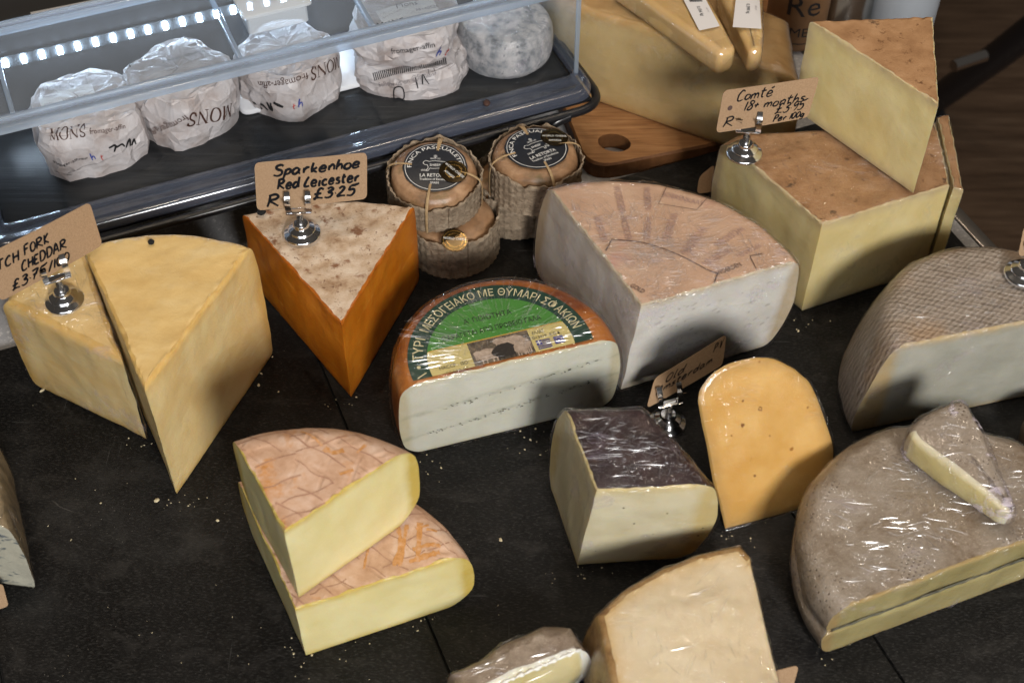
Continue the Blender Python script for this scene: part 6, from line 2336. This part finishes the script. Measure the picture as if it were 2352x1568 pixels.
def morbier():
    h = .062
    M['mor_paste'] = paste_mat('shade_toned_olive_paste', (0.33, 0.275, 0.115), (0.40, 0.34, 0.16), (0.34, 0.24, 0.10), .006, .42, .3, bump=.3)  # paste darkened: the shade on the front face is put into its colour
    t = NT('cloth_marked_rind')
    o = t.obj()
    nz = t.noise(o, 22.0, 6, .6)
    c = t.ramp(nz, [(.3, (.165, .11, .062)), (.5, (.255, .205, .15)), (.7, (.36, .31, .25))]).outputs[0]
    ch = t.n('TexVoronoi', Vector=t.obj((1, 1, 1), (0, 0, .5)), Scale=270.0, Randomness=.12)
    dots = t.ramp(ch.outputs['Distance'], [(.10, 1.0), (.26, 0.0)]).outputs[0]
    dm = t.math('MULTIPLY', dots, t.ramp(t.noise(o, 20.0, 3), [(.44, 0.0), (.56, 1.0)]).outputs[0])
    gr = t.noise(o, 260.0, 5, .7)
    c = t.mix(t.ramp(gr, [(.40, .0), (.68, .55)]), c, (.35, .295, .235))
    c = t.mix(t.math('MULTIPLY', dm, .9), c, (.13, .085, .05))
    M['mor_rind'] = t.finish(t.pbsdf(Base__Color=c, Roughness=.6, Normal=t.bump(t.math('ADD', t.math('SUBTRACT', nz, t.math('MULTIPLY', dm, .8)), t.math('MULTIPLY', gr, .6)), .8, .0016)))
    M['ash'] = rind_mat('ash_line', [(0.05, 0.05, 0.04), (0.13, 0.125, 0.09), (0.22, 0.20, 0.13)], 160.0, 4, .7, bump=.8)
    c, r = circ([xy(*p, h) for p in ((1878, 1285), (1846, 1194), (1862, 1123), (1920, 1052), (1982, 1013), (2066, 981), (2241, 977), (2306, 994))])
    L0 = xy(1921, 1402, h); R0 = xy(2352, 1243, h)
    d = (R0 - L0) / np.linalg.norm(R0 - L0); nf = np.array([d[1], -d[0]])

    def hit(sgn):
        w = L0 - c; b = w @ d; q = w @ w - r * r
        return L0 + d * (-b + sgn * math.sqrt(b * b - q))
    L, R = hit(-1), hit(1)
    root = thing('ash_line_half_wheel', pl(c, 0), 'large film-wrapped half wheel with brown rind and a dark ash line, lower right', 'cheese')
    bul = lambda t: .007 * math.sin(PI * t) ** .7 - .0045 * math.exp(-((t - .52) / .07) ** 2)
    lv = [0, .01, .03, .07, .13, .2, .28, .36, .42, .46, .49, .52, .55, .58, .62, .68, .75, .82, .88, .93, .965, .985, .996, 1]
    groove = lambda t: -.0022 * math.exp(-((t - .52) / .035) ** 2)
    segs = [('L', 'paste', 130, .002, .002, groove), Ar(c, r, 130, .010, .010, bul)]
    S = Solid([L, R], segs, 0, h, disp=.0012, dscale=35, seed=121, g=(L + R) / 2 - nf * r * .5, levels=lv, rings=30)
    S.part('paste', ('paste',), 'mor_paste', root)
    S.part('rind', ('rind', 'top', 'bottom'), 'mor_rind', root)
    # ash band sits in the groove
    W = np.linalg.norm(R - L)
    n = 90
    V = []; F = []
    for i in range(n + 1):
        a = i / n
        p = L + (R - L) * a + nf * -.0006
        j = .0005 * math.sin(a * 60) + .0004 * math.sin(a * 137)
        V += [(*p, h * .52 - .0019 + j), (*(p + nf * .0004), h * .52 + j), (*p, h * .52 + .0019 + j)]
    for i in range(n):
        b = 3 * i
        F += [(b, b + 3, b + 4, b + 1), (b + 1, b + 4, b + 5, b + 2)]
    mesh('ash_line', np.array(V), F, 'ash', root)
    M['film_h'] = film_mat('film_on_half_wheel', (0, 0, -.4), .10, .10, (20, 170, 70), (0.62, 0.54, 0.60))
    film_of(root, S, 'film_h', 123, .0016, .0006, (44, 12), ('top', 'rind'))
    # slim wedge lying on it
    M['mor_slim'] = paste_mat('slim_wedge_paste', (0.56, 0.47, 0.20), (0.62, 0.54, 0.27), (0.62, 0.57, 0.42), .006, .42, .3, bump=.3)
    z0 = h + .0032; hh = .030
    zt = z0 + hh
    P = rounded([xy(*p, zt) for p in ((2080, 986), (2190, 1064), (2316, 1150), (2344, 1152), (2296, 1062), (2214, 922), (2138, 940))], [.012, .02, .006, .006, .02, .008, .02], 4)
    nq = len(P)
    cx = xy(2080, 986, zt)
    segs = []
    for k in range(nq):
        m = (P[k] + P[(k + 1) % nq]) / 2
        front = any(np.linalg.norm(np.cross(xy(2316, 1150, zt) - cx, m - cx)) / np.linalg.norm(xy(2316, 1150, zt) - cx) < .0035 for _ in (0,)) and (m - cx) @ (xy(2316, 1150, zt) - cx) > 0
        segs.append(('L', 'paste' if front else 'rind', 14 if np.linalg.norm(P[k] - P[(k + 1) % nq]) > .01 else 4, .004, .005, .0015))
    tip = xy(2330, 1152, zt)
    zf = lambda x, y: -.015 * np.clip(1 - np.hypot(x - tip[0], y - tip[1]) / .085, 0, 1) + .004 * np.sin(x * 60)
    root = thing('slim_cheese_wedge', pl(np.mean(P, 0), z0), 'slim film-wrapped wedge lying on top of the ash-line half wheel', 'cheese')
    S = Solid(P, segs, z0, hh, disp=.0012, dscale=40, seed=131, rings=16, ztop=zf)
    S.part('paste', ('paste',), 'mor_slim', root)
    S.part('rind', ('rind', 'top', 'bottom'), 'mor_rind', root)
    M['film_w'] = film_mat('film_on_slim_wedge', (0, 0, .6), .30, .12, (20, 110, 60), (0.74, 0.66, 0.74))
    film_of(root, S, 'film_w', 133, .0022, .0008, (12, 9))


def front_pieces():
    # pale wedge lying on its side
    h = .064
    M['pec_paste'] = paste_mat('pale_cream_paste', (0.65, 0.53, 0.34), (0.70, 0.60, 0.42), (0.56, 0.36, 0.13), .016, .36, .3, bump=.12)
    M['pec_rind'] = rind_mat('brown_gold_rind', [(0.20, 0.105, 0.035), (0.34, 0.20, 0.075), (0.46, 0.31, 0.14)], 60.0, 6, .55, bump=.6)
    P = [xy(1378, 1412, h), xy(1436, 1358, h), xy(1528, 1304, h), xy(1604, 1276, h), xy(1698, 1256, h), xy(1726, 1284, h), xy(1800, 1600, h), xy(1425, 1650, h)]
    root = thing('pale_cheese_piece', pl(np.mean(P, 0), 0), 'pale cream film-wrapped piece with brown rind edge, bottom centre right', 'cheese')
    bl = lambda t: .012 * (1 - t) ** .6
    segs = [('L', 'rind', 30, .003, .006, bl), ('L', 'rind', 30, .003, .006, bl), ('L', 'rind', 24, .003, .006, bl), ('L', 'rind', 24, .003, .006, bl), ('L', 'rind', 14, .003, .006, bl), Lc(70, .003, .004), Lc(40, .003, .004),
            ('L', 'rind', 60, .003, .006, bl)]
    S = Solid(P, segs, 0, h, disp=.001, dscale=35, seed=141, rings=30)
    # distance to the rind on the upper face runs in from the sides
    e = np.full(len(S.V), 1.0)
    for k, sg in enumerate(S.segs):
        if sg[1] == 'rind':
            p, q = S.c[k], S.c[(k + 1) % S.n]
            u = (q - p) / np.linalg.norm(q - p)
            w = S.V[:, :2] - p
            a = np.clip(w @ u, 0, np.linalg.norm(q - p))
            e = np.minimum(e, np.linalg.norm(w - np.outer(a, u), axis=1))
    S.edge = e
    S.part('paste', ('paste', 'top'), 'pec_paste', root)
    S.part('rind', ('rind', 'bottom'), 'pec_rind', root)
    M['film_q'] = film_mat('film_on_pale', (0, 0, .5), .05, .08, (16, 170, 60), (0.8, 0.74, 0.66), .8)
    film_of(root, S, 'film_q', 143, .0014, .0006, (10, 7), ('top',))
    # soft ripe piece
    h = .052
    M['brie_paste'] = paste_mat('ripe_yellow_paste', (0.60, 0.51, 0.24), (0.66, 0.58, 0.33), (0.72, 0.70, 0.60), .0035, .4, .35, bump=.25)
    M['brie_rind'] = rind_mat('grey_brown_rind', [(0.17, 0.12, 0.085), (0.26, 0.20, 0.145), (0.34, 0.28, 0.215)], 60.0, 6, .6, bump=.6)
    P = [xy(1334, 1488, h), xy(1300, 1440, h), xy(1246, 1438, h), xy(1142, 1490, h), xy(1048, 1546, h), xy(1046, 1600, h), xy(1120, 1584, h)]
    P = [xy(1334, 1488, h), xy(1300, 1440, h), xy(1246, 1438, h), xy(1142, 1490, h), xy(1048, 1548, h), xy(1060, 1606, h)]
    root = thing('ripe_cheese_piece', pl(np.mean(P, 0), 0), 'soft yellow piece with grey-brown rind in film, cut off by the bottom edge', 'cheese')
    bl = lambda t: .007 * math.sin(PI * t) ** .7
    segs = [('L', 'rind', 20, .006, .006, bl), ('L', 'rind', 20, .007, .006, bl), ('L', 'rind', 40, .007, .006, bl), ('L', 'rind', 40, .007, .006, bl), ('L', 'rind', 24, .006, .006, bl), ('L', 'paste', 90, .0035, .004, .003)]
    S = Solid(P, segs, 0, h, disp=.0014, dscale=45, seed=151, rings=16)
    S.part('paste', ('paste',), 'brie_paste', root)
    S.part('rind', ('rind', 'top', 'bottom'), 'brie_rind', root)
    # chalky line where the rind meets the paste
    M['chalk'] = simple('white_rind_edge', (0.72, 0.71, 0.66), .7)
    Q = [xy(1060, 1606, h), xy(1334, 1488, h)]
    q3 = [pl(Q[0] + (Q[1] - Q[0]) * i / 40, h - .0012 + .0006 * math.sin(i * 1.7)) for i in range(41)]
    dn = (Q[1] - Q[0]) / np.linalg.norm(Q[1] - Q[0]); nn_ = np.array([dn[1], -dn[0]])
    q3 += [pl(Q[1] + nn_ * .002 * math.sin(PI * i / 10) + dn * (.003 * math.sin(PI * i / 10) - .001), h - .0012 - i * .0048) for i in range(1, 11)]
    V, F = tube(q3, [.0011 + .0006 * math.sin(i * 2.3) + .0003 * math.sin(i * 5.1) for i in range(len(q3))], 8)
    mesh('white_rind_edge', V, F, 'chalk', root)
    M['film_s'] = film_mat('film_on_ripe', (0, 0, .4), .09, .13, (26, 160, 60), (0.60, 0.52, 0.60), .9)
    film_of(root, S, 'film_s', 153, .002, .0006, (8, 9))
    card('kraft card with a handwritten S, cut off by the bottom edge before the pale piece', (1622, 1574), (1836, 1526), (1812, 1610), (1598, 1660), .030, .012, [('S', .62, .60, .30, .72)], 11, .0014)
    # blue cheese at the left edge
    h = .080
    M['blue_rind'] = rind_mat('tan_blue_rind', [(0.10, 0.085, 0.06), (0.30, 0.235, 0.145), (0.44, 0.36, 0.24)], 1.0, 5, .5, stretch=(200, 60, 40), rot=(0, 0, .2), bump=.5)
    t = NT('blue_veined_paste')
    o = t.obj((1, 1, 2.2), (.3, 0, .3))
    nz = t.noise(o, 75.0, 5, .6, .5)
    vm = t.ramp(nz, [(.56, 0.0), (.64, 1.0)]).outputs[0]
    c = t.mix(vm, (.50, .49, .39), (.09, .12, .14))
    M['blue_paste'] = t.finish(t.pbsdf(Base__Color=c, Roughness=.45, Normal=t.bump(nz, .4, .002)))
    P = [xy(12, 1213, h), xy(-30, 985, h), xy(-200, 900, h), xy(-240, 1180, h)]
    root = thing('blue_cheese_piece', pl(np.mean(P, 0), 0), 'blue-veined cheese with tan rind in film, cut off by the left edge', 'cheese')
    segs = [('L', 'rind', 70, .003, .003, .004), Lr(40, .004, .004), Lr(40, .004, .004), Lc(70, .002, .002)]
    S = Solid(P, segs, 0, h, disp=.0008, dscale=45, seed=161, shear=(.0, 0))
    S.part('paste', ('paste',), 'blue_paste', root)
    S.part('rind', ('rind', 'top', 'bottom'), 'blue_rind', root)
    M['film_l'] = film_mat('film_on_blue', (0, 0, .1), .04, .10, (24, 150, 50), (0.6, 0.56, 0.5), .8)
    film_of(root, S, 'film_l', 163, .0012, .0006, (6, 7))
    card('blank kraft card cut off by the left edge before the blue cheese', (-190, 1350), (6, 1340), (20, 1392), (-180, 1440), .004, .010, [], 12)
    # dark round at the right edge, mostly outside the picture
    M['dark_rind'] = rind_mat('dark_mottled_rind', [(0.05, 0.038, 0.028), (0.12, 0.09, 0.065)], 60.0, 5, .5, bump=.6)
    c0 = at(2415, 1040, 0)
    root = thing('dark_round_cheese', c0, 'dark brown round cheese just showing at the right edge between the half wheels', 'cheese')
    V, F = lathe([(.012, 0), (.024, .001), (.028, .006), (.030, .018), (.028, .030), (.022, .036), (.01, .038), (.001, .0384)], c0, 40)
    mesh('rind', V + np.column_stack([fbm(V, 60.0, q, 2) for q in range(3)]) * .0006 * (V[:, 2:3] > .002), F, 'dark_rind', root, sharp=60)


def cans():
    M['can_kraft'] = rind_mat('brown_can_sleeve', [(0.16, 0.085, 0.04), (0.21, 0.115, 0.055)], 40.0, 3, .5, bump=.05)
    M['can_grey'] = simple('grey_can', (0.62, 0.60, 0.56), .25, 1.0)
    M['can_pale'] = simple('pale_can', (0.46, 0.50, 0.55), .35, .3)
    for lab, x, y, r, h, mat, txt in (
        ('brown can printed Re in black, behind the packed wedges', 1830, 128, .033, .12, 'can_kraft', True),
        ('grey metal can with a shiny lid, left of the pale can behind the upright wedge', 1940, 95, .033, .085, 'can_grey', False),
        ('pale blue-grey can with outline lettering, rightmost behind the upright wedge', 2075, 110, .038, .10, 'can_pale', True)):
        c = at(x, y, -.008) + [0, r, 0]
        root = thing('drink_can', c, lab, 'can', 'cans behind the cheeses')
        V, F = lathe([(r * .8, 0), (r * .84, .001), (r * .97, .006), (r, .010), (r, h * .5), (r, h - .010), (r * .97, h - .006), (r * .86, h - .001)], c, 48)
        mesh('can_body', V, F, mat, root, sharp=40)
        bv = BVHTree.FromPolygons([Vector(v) for v in V], [tuple(f) for f in F])
        V, F = lathe([(r * .80, h - .0028), (r * .82, h - .0012), (r * .86, h - .0008), (r * .875, h + .0012), (r * .85, h + .0018), (r * .82, h - .0005), (r * .8, h - .003), (.0001, h - .0032)], c, 48)
        mesh('lid', V, F, 'chrome', root, sharp=40)
        if txt:
            nr = np.array([0, -1.0, 0.0])
            if 'Re' in lab:
                v, f = text_at('Re', .036, -.018, .050, False)
                q = conform(v, f, c, (1, 0, 0), (0, 0, 1), nr, bv, .0004)
                if q: mesh('lettering', *q, 'ink_black', root, smooth=False)
            v, f = text_at('LIMENI', .016, 0, .024 if 'Re' in lab else .075, True, .05)
            q = conform(v, f, c, (1, 0, 0), (0, 0, 1), nr, bv, .0004)
            if q: mesh('lettering', *q, 'ink_black', root, smooth=False)
            v, f = ribbon([(-.03 + .06 * i / 20, .019 - .004 * math.sin(PI * i / 20) if 'Re' in lab else .068) for i in range(21)], .0012)
            q = conform(v, f, c, (1, 0, 0), (0, 0, 1), nr, bv, .0004)
            if q: mesh('printed_line', *q, 'ink_black', root, smooth=False)


def crumbs():
    M['crumb'] = simple('cheese_crumb', (0.60, 0.52, 0.34), .6)
    rr = random.Random(5)
    sp = [(360, 1150, .0032), (500, 1195, .0022), (98, 897, .003), (600, 858, .0018), (594, 885, .002), (1150, 1240, .003), (1218, 1010, .002), (1230, 985, .002), (1833, 760, .0022), (1195, 990, .0014),
          (640, 900, .0014), (163, 1240, .0012), (232, 1155, .0014), (1330, 1280, .0016), (1395, 1262, .001), (1285, 595, .0016), (1000, 600, .001), (1280, 610, .0012)]
    for k in range(70):
        sp.append((rr.uniform(60, 1800), rr.uniform(900, 1560), rr.uniform(.0003, .0008)))
    for cx, cy, n_, sd in ((410, 1140, 14, 26), (720, 1480, 16, 60), (960, 1420, 12, 40), (950, 1060, 16, 40), (1200, 1000, 14, 60), (800, 915, 10, 26), (1340, 1300, 12, 30), (1500, 1270, 8, 40), (330, 1010, 8, 30),
                           (1680, 1215, 10, 30), (1890, 1500, 12, 40), (600, 800, 10, 40), (1850, 730, 8, 30)):
        for k in range(n_):
            sp.append((rr.gauss(cx, sd), rr.gauss(cy + 10, sd * .4), rr.uniform(.0003, .0013)))
    parts = []
    for x, y, s in sp:
        c = at(x, y, 0)
        V, F = lathe([(s * .2, 0), (s * .5, 0), (s * .55, s * .25), (s * .3, s * .5), (s * .02, s * .55)], (0, 0, 0), 7)
        V = V * np.array([rr.uniform(.7, 1.7), rr.uniform(.6, 1.1), 1]) + np.array([[rr.uniform(-.15, .15) * s, rr.uniform(-.15, .15) * s, 0] for _ in V])
        a = rr.uniform(0, 6)
        V[:, :2] = V[:, :2] @ np.array([[math.cos(a), math.sin(a)], [-math.sin(a), math.cos(a)]])
        parts.append((V + c, F))
    V, F = join(parts)
    o = mesh('cheese_crumbs', V, F, 'crumb', None)
    tag(o, 'small pale cheese crumbs scattered over the black counter', 'crumbs', kind='stuff')
    c = at(1118, 240, ZP + .0068)
    V, F = lathe([(.0, 0), (.003, .0006), (.0034, .002), (.0024, .0034), (.0, .004)], c, 12)
    V = (V - c) * [1.0, 1.35, 1] + c
    tag(mesh('dark_seed', V, F, 'ink_brown', None), 'dark brown seed lying on the front rim of the display case', 'seed')


greek(); small_wedges(); black_rind(); old_amsterdam(); manchego(); morbier(); front_pieces(); cans(); crumbs()
